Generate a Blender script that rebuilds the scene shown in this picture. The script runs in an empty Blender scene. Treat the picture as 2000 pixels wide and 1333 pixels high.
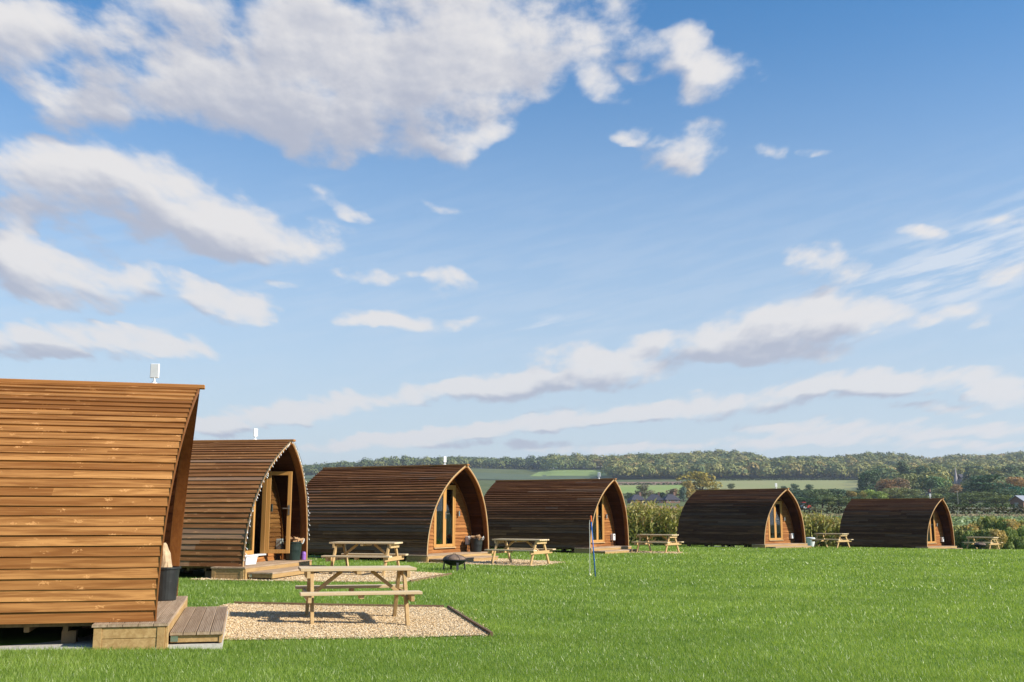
import bpy, math, random
import numpy as np
from mathutils import Vector, Matrix, noise as mnoise

scene = bpy.context.scene
R = math.radians
rng = np.random.default_rng(7)

# ------------------------------------------------------------------ camera
CAM_H, PITCH, ROLL, FPX = 1.55, 0.165434, -0.00256, 2043.0
cam_data = bpy.data.cameras.new("camera")
cam = bpy.data.objects.new("camera", cam_data)
scene.collection.objects.link(cam)
_cp, _sp, _cr, _sr = math.cos(PITCH), math.sin(PITCH), math.cos(ROLL), math.sin(ROLL)
_F = Vector((0, _cp, _sp)); _U0 = Vector((0, -_sp, _cp)); _R0 = Vector((1, 0, 0))
_Rt = _cr * _R0 - _sr * _U0
_Up = _sr * _R0 + _cr * _U0
cam.matrix_world = Matrix(((_Rt.x, _Up.x, -_F.x, 0), (_Rt.y, _Up.y, -_F.y, 0), (_Rt.z, _Up.z, -_F.z, CAM_H), (0, 0, 0, 1)))
cam_data.sensor_width = 36.0
cam_data.lens = FPX / 2000.0 * 36.0
cam_data.clip_start = 0.1
cam_data.clip_end = 9000
scene.camera = cam

# ------------------------------------------------------------------ sun, sky, exposure
SUN_EL, SUN_AZ = R(31), R(-18.5)            # azimuth measured from +x towards +y
SKY_STRENGTH = 0.1
sun_data = bpy.data.lights.new("sun", 'SUN')
sun_data.energy = 5.0
sun_data.angle = R(0.53)
sun_data.color = (1.0, 0.93, 0.82)
sun = bpy.data.objects.new("sun", sun_data)
scene.collection.objects.link(sun)
_sd = Vector((math.cos(SUN_EL) * math.cos(SUN_AZ), math.cos(SUN_EL) * math.sin(SUN_AZ), math.sin(SUN_EL)))
sun.rotation_euler = _sd.to_track_quat('Z', 'Y').to_euler()
sun.location = _sd * 60

scene.view_settings.view_transform = 'Standard'
scene.view_settings.look = 'None'
scene.view_settings.exposure = 0.5
scene.view_settings.gamma = 1.0
scene.render.engine = 'CYCLES'
scene.cycles.max_bounces = 6
scene.cycles.diffuse_bounces = 2
scene.cycles.glossy_bounces = 3
scene.cycles.transmission_bounces = 4
scene.cycles.transparent_max_bounces = 8
scene.cycles.volume_bounces = 0
scene.cycles.caustics_reflective = False
scene.cycles.caustics_refractive = False
scene.cycles.use_denoising = True
scene.cycles.denoiser = 'OPENIMAGEDENOISE'
scene.cycles.denoising_input_passes = 'RGB_ALBEDO_NORMAL'
scene.cycles.denoising_prefilter = 'ACCURATE'

world = bpy.data.worlds.new("World")
scene.world = world
world.use_nodes = True

# cloud masses: azimuth, elevation, half width, half height (radians), tilt, weight
CLOUDS = [
    (-0.074,0.455,0.104,0.064,0.01,1.30),(-0.052,0.412,0.083,0.032,0.13,1.20),(-0.154,0.390,0.107,0.040,-0.12,1.30),(-0.183,0.363,0.043,0.026,0.06,0.80),
    (-0.236,0.438,0.075,0.049,0.08,1.10),(-0.277,0.378,0.088,0.027,0.00,1.10),(-0.339,0.391,0.057,0.027,0.12,0.95),(-0.391,0.356,0.054,0.015,-0.01,0.80),
    (-0.357,0.441,0.091,0.026,0.25,0.75),(-0.459,0.390,0.040,0.029,-0.19,0.90),(-0.444,0.414,0.049,0.017,0.17,0.60),(0.059,0.447,0.041,0.027,0.28,0.85),
    (0.096,0.470,0.027,0.019,-0.04,0.75),(0.090,0.412,0.025,0.021,-0.04,0.85),(0.149,0.439,0.045,0.022,0.01,0.90),(0.177,0.446,0.021,0.017,-0.07,0.60),
    (0.201,0.404,0.047,0.023,-0.24,0.95),(0.173,0.385,0.027,0.012,-0.06,0.70),(0.128,0.415,0.012,0.009,-0.05,0.50),(-0.049,0.354,0.044,0.012,0.09,0.62),
    (-0.017,0.359,0.019,0.012,0.00,0.50),(-0.049,0.340,0.014,0.009,0.02,0.50),(0.177,0.349,0.037,0.018,-0.06,0.85),(0.167,0.333,0.021,0.012,-0.05,0.60),
    (0.119,0.355,0.017,0.006,-0.36,0.50),(0.253,0.338,0.017,0.009,-0.08,0.55),(0.293,0.331,0.013,0.006,-0.09,0.40),(-0.426,0.293,0.070,0.027,0.21,1.05),
    (-0.376,0.299,0.054,0.025,-0.07,0.90),(-0.332,0.279,0.069,0.024,-0.23,1.05),(-0.281,0.265,0.066,0.022,-0.25,1.10),(-0.223,0.257,0.048,0.019,-0.03,1.10),
    (-0.252,0.242,0.053,0.010,-0.03,0.70),(-0.450,0.277,0.042,0.027,0.12,0.80),(-0.363,0.256,0.049,0.017,-0.09,0.60),(-0.462,0.243,0.021,0.020,0.12,0.85),
    (-0.450,0.218,0.042,0.019,-0.09,0.95),(-0.415,0.205,0.051,0.020,-0.10,0.95),(-0.370,0.207,0.029,0.020,-0.11,0.80),(-0.422,0.185,0.038,0.009,-0.11,0.60),
    (-0.310,0.207,0.037,0.014,-0.15,0.95),(-0.277,0.197,0.042,0.013,-0.21,0.95),(-0.242,0.186,0.020,0.007,-0.22,0.60),(-0.437,0.151,0.054,0.012,0.07,0.85),
    (-0.369,0.153,0.066,0.012,0.00,0.90),(-0.309,0.148,0.032,0.008,-0.04,0.75),(-0.427,0.138,0.029,0.004,0.06,0.50),(-0.189,0.300,0.022,0.008,-0.12,0.55),
    (-0.156,0.282,0.017,0.007,-0.30,0.40),(-0.076,0.293,0.017,0.006,-0.15,0.45),(-0.060,0.223,0.020,0.012,0.01,0.70),(-0.129,0.186,0.037,0.008,0.02,0.75),
    (-0.094,0.181,0.042,0.007,-0.04,0.65),(-0.045,0.185,0.018,0.005,0.01,0.45),(-0.140,0.225,0.040,0.005,-0.02,0.40),(-0.219,0.212,0.011,0.005,0.05,0.35),
    (0.302,0.225,0.032,0.016,-0.25,0.85),(0.279,0.231,0.013,0.006,-0.24,0.45),(0.265,0.173,0.073,0.021,0.09,1.15),(0.290,0.182,0.050,0.016,-0.00,0.95),
    (0.215,0.163,0.065,0.012,0.03,0.90),(0.167,0.163,0.043,0.011,0.04,0.80),(0.243,0.149,0.055,0.008,-0.04,0.80),(0.370,0.174,0.022,0.009,-0.16,0.90),
    (0.410,0.178,0.022,0.010,-0.17,0.90),(0.389,0.253,0.016,0.006,-0.01,0.60),(0.454,0.253,0.015,0.005,-0.12,0.60),(0.459,0.214,0.024,0.009,0.18,0.60),
    (0.074,0.148,0.047,0.012,-0.01,1.00),(0.121,0.141,0.046,0.012,0.07,1.00),(0.030,0.129,0.069,0.011,0.10,1.00),(-0.025,0.121,0.059,0.010,0.11,1.00),
    (-0.069,0.116,0.039,0.008,0.09,0.80),(0.054,0.124,0.073,0.009,0.10,0.90),(-0.165,0.108,0.048,0.007,0.09,0.80),(-0.132,0.108,0.034,0.006,0.08,0.75),
    (-0.231,0.091,0.085,0.009,0.11,0.70),(-0.267,0.080,0.051,0.009,0.11,0.70),(-0.194,0.094,0.043,0.006,0.07,0.70),(0.208,0.104,0.054,0.009,0.08,1.00),
    (0.165,0.096,0.061,0.008,0.07,0.90),(0.088,0.094,0.058,0.009,0.06,1.00),(0.039,0.088,0.073,0.007,0.08,0.90),(-0.010,0.082,0.073,0.006,0.09,0.80),
    (-0.068,0.076,0.063,0.006,0.09,0.70),(-0.117,0.072,0.053,0.004,0.08,0.60),(0.328,0.121,0.073,0.010,0.03,0.95),(0.376,0.118,0.066,0.010,-0.05,0.95),
    (0.434,0.108,0.040,0.009,-0.14,0.95),(0.274,0.114,0.050,0.008,0.04,0.85),(0.387,0.095,0.037,0.005,-0.04,0.60),(0.268,0.083,0.050,0.006,0.05,0.75),
    (0.330,0.077,0.060,0.006,0.03,0.65),(0.303,0.069,0.074,0.005,0.01,0.60),(0.415,0.074,0.052,0.005,0.03,0.70),(0.221,0.064,0.073,0.004,0.02,0.50),
    (0.000,0.068,0.078,0.004,0.03,0.55),(0.107,0.065,0.086,0.004,0.03,0.55),(0.406,0.061,0.060,0.004,-0.03,0.50),(-0.145,0.064,0.067,0.004,0.04,0.50),
]


def build_sky():
    nt = world.node_tree
    N, L = nt.nodes, nt.links
    N.clear()

    def node(t, **kw):
        n = N.new(t)
        for k, v in kw.items():
            setattr(n, k, v)
        return n

    def mth(op, a, b=None, c=None):
        n = node('ShaderNodeMath', operation=op)
        for i, v in enumerate((a, b, c)):
            if v is None:
                continue
            if isinstance(v, (int, float)):
                n.inputs[i].default_value = v
            else:
                L.new(v, n.inputs[i])
        return n.outputs[0]

    def smooth(v, a, b, lo=0.0, hi=1.0):
        n = node('ShaderNodeMapRange', interpolation_type='SMOOTHSTEP')
        L.new(v, n.inputs[0])
        for i, q in enumerate((a, b, lo, hi)):
            n.inputs[i + 1].default_value = q
        return n.outputs[0]

    def mix(f, a, b):
        n = node('ShaderNodeMix', data_type='RGBA')
        if isinstance(f, (int, float)):
            n.inputs[0].default_value = f
        else:
            L.new(f, n.inputs[0])
        for s, v in ((6, a), (7, b)):
            if isinstance(v, tuple):
                n.inputs[s].default_value = (*v, 1)
            else:
                L.new(v, n.inputs[s])
        return n.outputs[2]

    out = node('ShaderNodeOutputWorld')
    bg = node('ShaderNodeBackground')
    bg.inputs[1].default_value = SKY_STRENGTH
    L.new(bg.outputs[0], out.inputs[0])
    sky = node('ShaderNodeTexSky', sky_type='NISHITA')
    sky.sun_disc = False
    sky.sun_elevation = SUN_EL
    sky.sun_rotation = R(90) - SUN_AZ
    sky.altitude = 60
    sky.air_density = 1.0
    sky.dust_density = 0.0
    sky.ozone_density = 1.5
    tc = node('ShaderNodeTexCoord')
    sep = node('ShaderNodeSeparateXYZ')
    L.new(tc.outputs['Generated'], sep.inputs[0])
    x, y, z = sep.outputs
    az = mth('ARCTAN2', x, y)
    el = mth('ARCSINE', z)
    uv = node('ShaderNodeCombineXYZ')
    L.new(az, uv.inputs[0]); L.new(el, uv.inputs[1])
    # noise domain: finer towards the horizon, as with a layer of cloud seen in perspective
    inv = mth('DIVIDE', 0.52, mth('ADD', mth('MAXIMUM', el, 0.0), 0.13))
    nv = node('ShaderNodeCombineXYZ')
    L.new(mth('MULTIPLY', az, inv), nv.inputs[0])
    L.new(mth('MULTIPLY', mth('LOGARITHM', mth('ADD', mth('MAXIMUM', el, 0.0), 0.13), 2.71828), 0.80), nv.inputs[1])
    n1 = node('ShaderNodeTexNoise', noise_dimensions='2D')
    n1.inputs['Scale'].default_value = 9
    n1.inputs['Detail'].default_value = 3
    n1.inputs['Roughness'].default_value = 0.5
    L.new(nv.outputs[0], n1.inputs['Vector'])
    # warp of the domain
    sub = node('ShaderNodeVectorMath', operation='SUBTRACT')
    L.new(n1.outputs['Color'], sub.inputs[0]); sub.inputs[1].default_value = (0.5, 0.5, 0.5)
    wsc = node('ShaderNodeCombineXYZ')
    amp = mth('MULTIPLY_ADD', mth('MAXIMUM', el, 0.0), 0.15, 0.010)
    L.new(mth('MULTIPLY', amp, 1.5), wsc.inputs[0]); L.new(mth('MULTIPLY', amp, 0.75), wsc.inputs[1])
    wm = node('ShaderNodeVectorMath', operation='MULTIPLY')
    L.new(sub.outputs[0], wm.inputs[0]); L.new(wsc.outputs[0], wm.inputs[1])
    wv = node('ShaderNodeVectorMath', operation='ADD')
    L.new(uv.outputs[0], wv.inputs[0]); L.new(wm.outputs[0], wv.inputs[1])

    def density(vec, items):
        tot = None
        for (a, e, rx, ry, t, w) in items:
            mp = node('ShaderNodeMapping', vector_type='TEXTURE')
            mp.inputs['Location'].default_value = (a, e, 0)
            mp.inputs['Rotation'].default_value = (0, 0, t)
            mp.inputs['Scale'].default_value = (rx * 1.25, ry * 1.25, 1)
            L.new(vec, mp.inputs[0])
            g = node('ShaderNodeTexGradient', gradient_type='SPHERICAL')
            L.new(mp.outputs[0], g.inputs[0])
            tot = mth('MULTIPLY', g.outputs[1], w) if tot is None else mth('MULTIPLY_ADD', g.outputs[1], w, tot)
        return tot

    cl = [(a_, e_, rx * CL_SIZE * (.86 if a_ > .03 and e_ > .3 else 1), ry * CL_SIZE * (.86 if a_ > .03 and e_ > .3 else 1), t_, .30 + .80 * w_ + (.28 if e_ < .19 else 0)) for (a_, e_, rx, ry, t_, w_) in CLOUDS]
    D = density(wv.outputs[0], cl)
    SUNV = (0.020, 0.017, 0)
    half = node('ShaderNodeVectorMath', operation='MULTIPLY_ADD')
    L.new(wm.outputs[0], half.inputs[0]); half.inputs[1].default_value = (0.6, 0.6, 0.6); L.new(uv.outputs[0], half.inputs[2])
    off = node('ShaderNodeVectorMath', operation='ADD')
    L.new(half.outputs[0], off.inputs[0]); off.inputs[1].default_value = SUNV
    D2 = density(off.outputs[0], [c for c in cl if c[2] * c[3] > 0.0006])

    def detail(vec):
        q = node('ShaderNodeTexNoise', noise_dimensions='2D')
        q.inputs['Scale'].default_value = CL_FREQ
        q.inputs['Detail'].default_value = 9
        q.inputs['Roughness'].default_value = 0.55
        q.inputs['Lacunarity'].default_value = 2.1
        L.new(vec, q.inputs['Vector'])
        return mth('SUBTRACT', q.outputs[0], 0.5)
    fine = detail(nv.outputs[0])
    nvo = node('ShaderNodeVectorMath', operation='ADD')
    L.new(nv.outputs[0], nvo.inputs[0]); nvo.inputs[1].default_value = (0.007, 0.008, 0)
    fine2 = detail(nvo.outputs[0])
    lump = node('ShaderNodeMapRange')
    L.new(n1.outputs[0], lump.inputs[0])
    for i, q in enumerate((0.36, 0.64, 0.52, 1.38)):
        lump.inputs[i + 1].default_value = q
    D = mth('MULTIPLY', D, lump.outputs[0])
    D2 = mth('MULTIPLY', D2, lump.outputs[0])
    D = mth('DIVIDE', D, mth('MULTIPLY_ADD', D, CL_SAT, 1.0))
    D2 = mth('DIVIDE', D2, mth('MULTIPLY_ADD', D2, CL_SAT, 1.0))
    fine_e = mth('MULTIPLY', fine, smooth(D, 0.30, 0.75, 1.0, 0.45))      # ragged edges, closed middles
    dens = mth('MULTIPLY_ADD', fine_e, CL_EDGE, D)
    alpha = mth('MULTIPLY', smooth(dens, CL_A0, CL_A1), smooth(D, 0.02, 0.20))
    occ = mth('MULTIPLY_ADD', fine2, CL_EDGE * 0.7, D2)
    # brighter where the cloud thins towards the sun, greyer in its thick middle and on its far side
    facing = mth('ADD', mth('MULTIPLY', mth('SUBTRACT', D, D2), CL_F1), mth('MULTIPLY', mth('SUBTRACT', fine, fine2), CL_F2))
    shade = smooth(mth('SUBTRACT', mth('MULTIPLY', occ, 0.40), facing), CL_S0, CL_S1)
    ccol = mix(shade, CLOUD_LIT, CLOUD_SHADE)
    # low cloud is seen through more air: fade its contrast to the sky behind
    low = smooth(el, 0.05, 0.28, 0.82, 0.97)
    alpha = mth('MULTIPLY', alpha, low)
    # thin streaks of high cloud
    cm = node('ShaderNodeMapping', vector_type='TEXTURE')
    cm.inputs['Location'].default_value = (0.40, 0.215, 0)
    cm.inputs['Rotation'].default_value = (0, 0, 0.28)
    cm.inputs['Scale'].default_value = (0.21, 0.050, 1)
    L.new(wv.outputs[0], cm.inputs[0])
    cg = node('ShaderNodeTexGradient', gradient_type='SPHERICAL')
    L.new(cm.outputs[0], cg.inputs[0])
    cm2 = node('ShaderNodeMapping', vector_type='TEXTURE')
    cm2.inputs['Location'].default_value = (0.04, 0.180, 0)
    cm2.inputs['Rotation'].default_value = (0, 0, 0.06)
    cm2.inputs['Scale'].default_value = (0.075, 0.014, 1)
    L.new(wv.outputs[0], cm2.inputs[0])
    cg2 = node('ShaderNodeTexGradient', gradient_type='SPHERICAL')
    L.new(cm2.outputs[0], cg2.inputs[0])
    sm = node('ShaderNodeMapping', vector_type='TEXTURE')
    sm.inputs['Rotation'].default_value = (0, 0, 0.22)
    sm.inputs['Scale'].default_value = (0.10, 0.013, 1)
    L.new(uv.outputs[0], sm.inputs[0])
    n3 = node('ShaderNodeTexNoise', noise_dimensions='2D')
    n3.inputs['Scale'].default_value = 1.0
    n3.inputs['Detail'].default_value = 6
    n3.inputs['Roughness'].default_value = 0.6
    L.new(sm.outputs[0], n3.inputs['Vector'])
    streak = smooth(n3.outputs[0], 0.36, 0.68)
    cir = mth('MULTIPLY', mth('MULTIPLY_ADD', cg2.outputs[1], 0.8, mth('MULTIPLY', cg.outputs[1], 1.2)), streak)
    veil = mth('MULTIPLY', mth('MULTIPLY', streak, smooth(el, 0.06, 0.2)), smooth(el, 0.2, 0.36, 1, 0))
    cir = mth('MINIMUM', mth('MULTIPLY_ADD', veil, 0.16, cir), 0.85)
    # the clear sky, its blue a little deeper than the model's, pale near the horizon
    hs = node('ShaderNodeHueSaturation')
    hs.inputs['Hue'].default_value = SKY_HUE
    hs.inputs['Saturation'].default_value = SKY_SAT
    hs.inputs['Value'].default_value = SKY_VAL
    L.new(sky.outputs[0], hs.inputs['Color'])
    base = mix(smooth(el, -0.02, 0.50, 0.86, 0.0), hs.outputs[0], HORIZON)
    c1 = mix(cir, base, CIRRUS)
    front = smooth(y, 0.05, 0.3)
    fin = mix(mth('MULTIPLY', alpha, front), c1, ccol)
    L.new(fin, bg.inputs[0])


CL_SIZE, CL_FREQ, CL_EDGE, CL_A0, CL_A1 = 1.24, 20, 1.15, 0.08, 0.68
CL_SAT = 0.75
CL_F1, CL_F2, CL_S0, CL_S1 = 1.1, 0.32, -0.12, 0.52
SKY_HUE, SKY_SAT, SKY_VAL = 0.5, 1.34, 1.22
HORIZON = (4.0, 4.55, 5.3)
CLOUD_LIT = (5.9, 5.75, 5.7)
CLOUD_SHADE = (3.3, 3.5, 4.2)
CIRRUS = (4.9, 5.4, 6.1)
build_sky()
world.cycles.sampling_method = 'MANUAL'
world.cycles.sample_map_resolution = 256

# ------------------------------------------------------------------ helpers
COL = scene.collection


def tag(o, label=None, cat=None, group=None, kind=None):
    for k, v in (('label', label), ('category', cat), ('group', group), ('kind', kind)):
        if v:
            o[k] = v
    return o


def empty(name, loc, rz=0.0, label=None, cat=None, group=None):
    o = bpy.data.objects.new(name, None)
    COL.objects.link(o)
    o.empty_display_size = 0.3
    o.location = loc
    o.rotation_euler = (0, 0, rz)
    return tag(o, label, cat, group)


def link(name, me, mat, parent=None, loc=None):
    o = bpy.data.objects.new(name, me)
    COL.objects.link(o)
    if mat is not None:
        if len(me.materials) == 0:
            me.materials.append(mat)
    if parent is not None:
        o.parent = parent
    if loc is not None:
        o.location = loc
    return o


class MB:
    """collects shapes and links them as ONE mesh object"""

    def __init__(self):
        self.v, self.f, self.t = [], [], []

    def face(self, pts, tint=0.5):
        b = len(self.v)
        self.v += [tuple(p) for p in pts]
        self.f.append(tuple(range(b, b + len(pts))))
        self.t.append(tint)

    def hexa(self, c8, tint=0.5):
        b = len(self.v)
        self.v += [tuple(p) for p in c8]
        for q in ((0, 3, 2, 1), (4, 5, 6, 7), (0, 1, 5, 4), (1, 2, 6, 5), (2, 3, 7, 6), (3, 0, 4, 7)):
            self.f.append(tuple(b + i for i in q))
            self.t.append(tint)

    def box(self, lo, hi, tint=0.5, M=None):
        (a, b, c), (d, e, f) = lo, hi
        p = [Vector(q) for q in ((a, b, c), (d, b, c), (d, e, c), (a, e, c), (a, b, f), (d, b, f), (d, e, f), (a, e, f))]
        if M is not None:
            p = [M @ q for q in p]
        self.hexa(p, tint)

    def bar(self, p, q, w, h, tint=0.5, up=(0, 0, 1)):
        """square bar from p to q, w across, h along 'up'"""
        p, q = Vector(p), Vector(q)
        d = (q - p).normalized()
        s = d.cross(Vector(up)).normalized()
        u = s.cross(d).normalized()
        c = []
        for e in (p, q):
            c += [e - s * w / 2 - u * h / 2, e + s * w / 2 - u * h / 2, e + s * w / 2 + u * h / 2, e - s * w / 2 + u * h / 2]
        self.hexa(c, tint)

    def tube(self, pts, r, n=8, tint=0.5, cap=True):
        pts = [Vector(p) for p in pts]
        rad = r if hasattr(r, '__len__') else [r] * len(pts)
        b = len(self.v)
        prev = None
        for i, p in enumerate(pts):
            d = (pts[min(i + 1, len(pts) - 1)] - pts[max(i - 1, 0)])
            d = d.normalized() if d.length > 1e-9 else Vector((0, 0, 1))
            ref = Vector((0, 0, 1)) if abs(d.z) < 0.9 else Vector((1, 0, 0))
            s = d.cross(ref).normalized() if prev is None else (prev - d * prev.dot(d)).normalized()
            prev = s
            u = d.cross(s)
            for k in range(n):
                a = 2 * math.pi * k / n
                self.v.append(tuple(p + (s * math.cos(a) + u * math.sin(a)) * rad[i]))
        for i in range(len(pts) - 1):
            for k in range(n):
                k2 = (k + 1) % n
                self.f.append((b + i * n + k, b + i * n + k2, b + (i + 1) * n + k2, b + (i + 1) * n + k))
                self.t.append(tint)
        if cap:
            self.f.append(tuple(b + k for k in reversed(range(n)))); self.t.append(tint)
            e = b + (len(pts) - 1) * n
            self.f.append(tuple(e + k for k in range(n))); self.t.append(tint)

    def lathe(self, prof, n=24, tint=0.5, centre=(0, 0, 0), closed_bottom=True, closed_top=False, jig=None):
        b = len(self.v)
        for (r, z) in prof:
            for k in range(n):
                a = 2 * math.pi * k / n
                rr = r * (jig(a, z) if jig else 1)
                self.v.append((centre[0] + rr * math.cos(a), centre[1] + rr * math.sin(a), centre[2] + z))
        for i in range(len(prof) - 1):
            for k in range(n):
                k2 = (k + 1) % n
                self.f.append((b + i * n + k, b + i * n + k2, b + (i + 1) * n + k2, b + (i + 1) * n + k))
                self.t.append(tint)
        if closed_bottom:
            self.f.append(tuple(b + k for k in reversed(range(n)))); self.t.append(tint)
        if closed_top:
            e = b + (len(prof) - 1) * n
            self.f.append(tuple(e + k for k in range(n))); self.t.append(tint)

    def build(self, name, mat, parent=None, loc=None, smooth=False, bevel=0.0):
        me = bpy.data.meshes.new(name)
        me.from_pydata(self.v, [], self.f)
        a = me.attributes.new('tint', 'FLOAT', 'FACE')
        a.data.foreach_set('value', np.array(self.t, dtype=np.float32))
        me.update()
        if smooth:
            me.polygons.foreach_set('use_smooth', [True] * len(me.polygons))
        o = link(name, me, mat, parent, loc)
        if bevel:
            m = o.modifiers.new('edge', 'BEVEL')
            m.width = bevel; m.segments = 1; m.limit_method = 'ANGLE'
        return o


def tri_mesh(name, V, nper, tints, mat):
    """V: (n, nper, 3) separate small faces with one tint each, as one mesh"""
    n = len(V)
    me = bpy.data.meshes.new(name)
    me.vertices.add(n * nper)
    me.vertices.foreach_set('co', np.ascontiguousarray(V, dtype=np.float32).ravel())
    me.loops.add(n * nper)
    me.loops.foreach_set('vertex_index', np.arange(n * nper, dtype=np.int32))
    me.polygons.add(n)
    me.polygons.foreach_set('loop_start', np.arange(0, n * nper, nper, dtype=np.int32))
    try:
        me.polygons.foreach_set('loop_total', np.full(n, nper, dtype=np.int32))
    except Exception:
        pass
    a = me.attributes.new('tint', 'FLOAT', 'FACE')
    a.data.foreach_set('value', np.asarray(tints, dtype=np.float32))
    me.materials.append(mat)
    me.update(calc_edges=True)
    me.validate()
    return me


# ------------------------------------------------------------------ materials
class NT:
    def __init__(self, name):
        self.m = bpy.data.materials.new(name)
        self.m.use_nodes = True
        self.nt = self.m.node_tree
        self.N, self.L = self.nt.nodes, self.nt.links
        self.bsdf = self.N['Principled BSDF']
        self.out = self.N['Material Output']

    def n(self, t, **kw):
        q = self.N.new(t)
        for k, v in kw.items():
            setattr(q, k, v)
        return q

    def set(self, sock, v):
        if isinstance(v, (int, float)):
            sock.default_value = v
        elif isinstance(v, tuple):
            sock.default_value = (*v, 1) if len(sock.default_value) == 4 and len(v) == 3 else v
        else:
            self.L.new(v, sock)

    def math(self, op, a, b=None, c=None):
        q = self.n('ShaderNodeMath', operation=op)
        for i, v in enumerate((a, b, c)):
            if v is not None:
                self.set(q.inputs[i], v)
        return q.outputs[0]

    def mix(self, f, a, b, blend='MIX'):
        q = self.n('ShaderNodeMix', data_type='RGBA', blend_type=blend)
        self.set(q.inputs[0], f); self.set(q.inputs[6], a); self.set(q.inputs[7], b)
        return q.outputs[2]

    def rng(self, v, a, b, lo=0.0, hi=1.0, smooth=True):
        q = self.n('ShaderNodeMapRange', interpolation_type='SMOOTHSTEP' if smooth else 'LINEAR')
        self.set(q.inputs[0], v)
        for i, x in enumerate((a, b, lo, hi)):
            q.inputs[i + 1].default_value = x
        return q.outputs[0]

    def attr(self, name='tint'):
        q = self.n('ShaderNodeAttribute', attribute_name=name)
        return q.outputs['Fac']

    def coord(self, which='Object', scale=(1, 1, 1), rot=(0, 0, 0)):
        q = self.n('ShaderNodeTexCoord')
        mp = self.n('ShaderNodeMapping')
        self.L.new(q.outputs[which], mp.inputs[0])
        mp.inputs['Scale'].default_value = scale
        mp.inputs['Rotation'].default_value = rot
        return mp.outputs[0]

    def pos(self, scale=(1, 1, 1)):
        q = self.n('ShaderNodeNewGeometry')
        mp = self.n('ShaderNodeMapping')
        self.L.new(q.outputs['Position'], mp.inputs[0])
        mp.inputs['Scale'].default_value = scale
        return mp.outputs[0]

    def noise(self, vec, scale=5.0, detail=4.0, rough=0.5, dist=0.0):
        q = self.n('ShaderNodeTexNoise')
        self.set(q.inputs['Vector'], vec)
        q.inputs['Scale'].default_value = scale
        q.inputs['Detail'].default_value = detail
        q.inputs['Roughness'].default_value = rough
        q.inputs['Distortion'].default_value = dist
        return q.outputs[0]

    def bump(self, h, strength=0.3, dist=0.01):
        q = self.n('ShaderNodeBump')
        q.inputs['Strength'].default_value = strength
        q.inputs['Distance'].default_value = dist
        self.L.new(h, q.inputs['Height'])
        self.L.new(q.outputs[0], self.bsdf.inputs['Normal'])

    def done(self, col, rough=0.7, spec=0.3):
        self.set(self.bsdf.inputs['Base Color'], col)
        self.set(self.bsdf.inputs['Roughness'], rough)
        self.bsdf.inputs['Specular IOR Level'].default_value = spec
        return self.m


def offset_by_tint(k, vec, amount=37.0):
    """shift the pattern of every board so that no two boards share their grain"""
    q = k.n('ShaderNodeVectorMath', operation='ADD')
    k.L.new(vec, q.inputs[0])
    cb = k.n('ShaderNodeCombineXYZ')
    t = k.math('MULTIPLY', k.attr(), amount)
    for i in range(3):
        k.L.new(t, cb.inputs[i])
    k.L.new(cb.outputs[0], q.inputs[1])
    return q.outputs[0]


def wood(name, dark, mid, light, along=0, knots=0.5, rough=0.65, spec=0.25, grey=0.0, knot_light=True, vary=.45):
    k = NT(name)
    sc = [16.0, 16.0, 16.0]
    sc[along] = 0.9
    v = offset_by_tint(k, k.coord('Object', tuple(sc)))
    g1 = k.noise(v, 1.2, 6, 0.62, 0.6)
    sc2 = [60.0, 60.0, 60.0]; sc2[along] = 1.6
    g2 = k.noise(offset_by_tint(k, k.coord('Object', tuple(sc2))), 1.0, 3, 0.6)
    t = k.attr()
    base = k.mix(k.rng(t, 0.0, 1.0, smooth=False), dark, light)
    base = k.mix(vary, base, mid)
    base = k.mix(k.rng(g1, 0.36, 0.62, 0.0, 0.8), base, dark)
    base = k.mix(k.rng(g2, 0.5, 0.75, 0.0, 0.35), base, light)
    if grey:
        gm = k.rng(k.math('FRACT', k.math('MULTIPLY', t, 7.13)), 0.72, 0.9, 0.0, grey)
        base = k.mix(gm, base, (mid[0] * .95, mid[0] * .78, mid[0] * .62))
    if knots:
        sk = [11.0, 11.0, 11.0]; sk[along] = 4.6
        wv_ = k.n('ShaderNodeTexNoise')
        k.L.new(k.coord('Object', (9, 9, 9)), wv_.inputs['Vector'])
        wv_.inputs['Detail'].default_value = 4
        va = k.n('ShaderNodeVectorMath', operation='MULTIPLY_ADD')
        k.L.new(wv_.outputs['Color'], va.inputs[0]); va.inputs[1].default_value = (.9, .9, .9)
        k.L.new(offset_by_tint(k, k.coord('Object', tuple(sk)), 91.0), va.inputs[2])
        vo = k.n('ShaderNodeTexVoronoi', feature='F1')
        k.L.new(va.outputs[0], vo.inputs['Vector'])
        vo.inputs['Scale'].default_value = 1.0
        d = k.math('MULTIPLY_ADD', g1, 0.35, vo.outputs['Distance'])
        rnd = k.n('ShaderNodeSeparateColor')
        k.L.new(vo.outputs['Color'], rnd.inputs[0])
        on = k.rng(rnd.outputs[0], 0.5, 0.55)
        halo = k.math('MULTIPLY', k.rng(d, 0.26, 0.44, 1.0, 0.0), on)
        core = k.math('MULTIPLY', k.rng(d, 0.22, 0.30, 1.0, 0.0), k.math('MULTIPLY', on, k.rng(rnd.outputs[1], .55, .6)))
        if knot_light:
            base = k.mix(k.math('MULTIPLY', halo, knots), base, (light[0] * 1.35, light[1] * 1.4, light[2] * 1.6))
            base = k.mix(k.math('MULTIPLY', core, knots * 0.9), base, dark)
        else:
            base = k.mix(k.math('MULTIPLY', core, knots), base, dark)
    k.bump(g2, 0.25, 0.004)
    return k.done(base, rough, spec)


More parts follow.
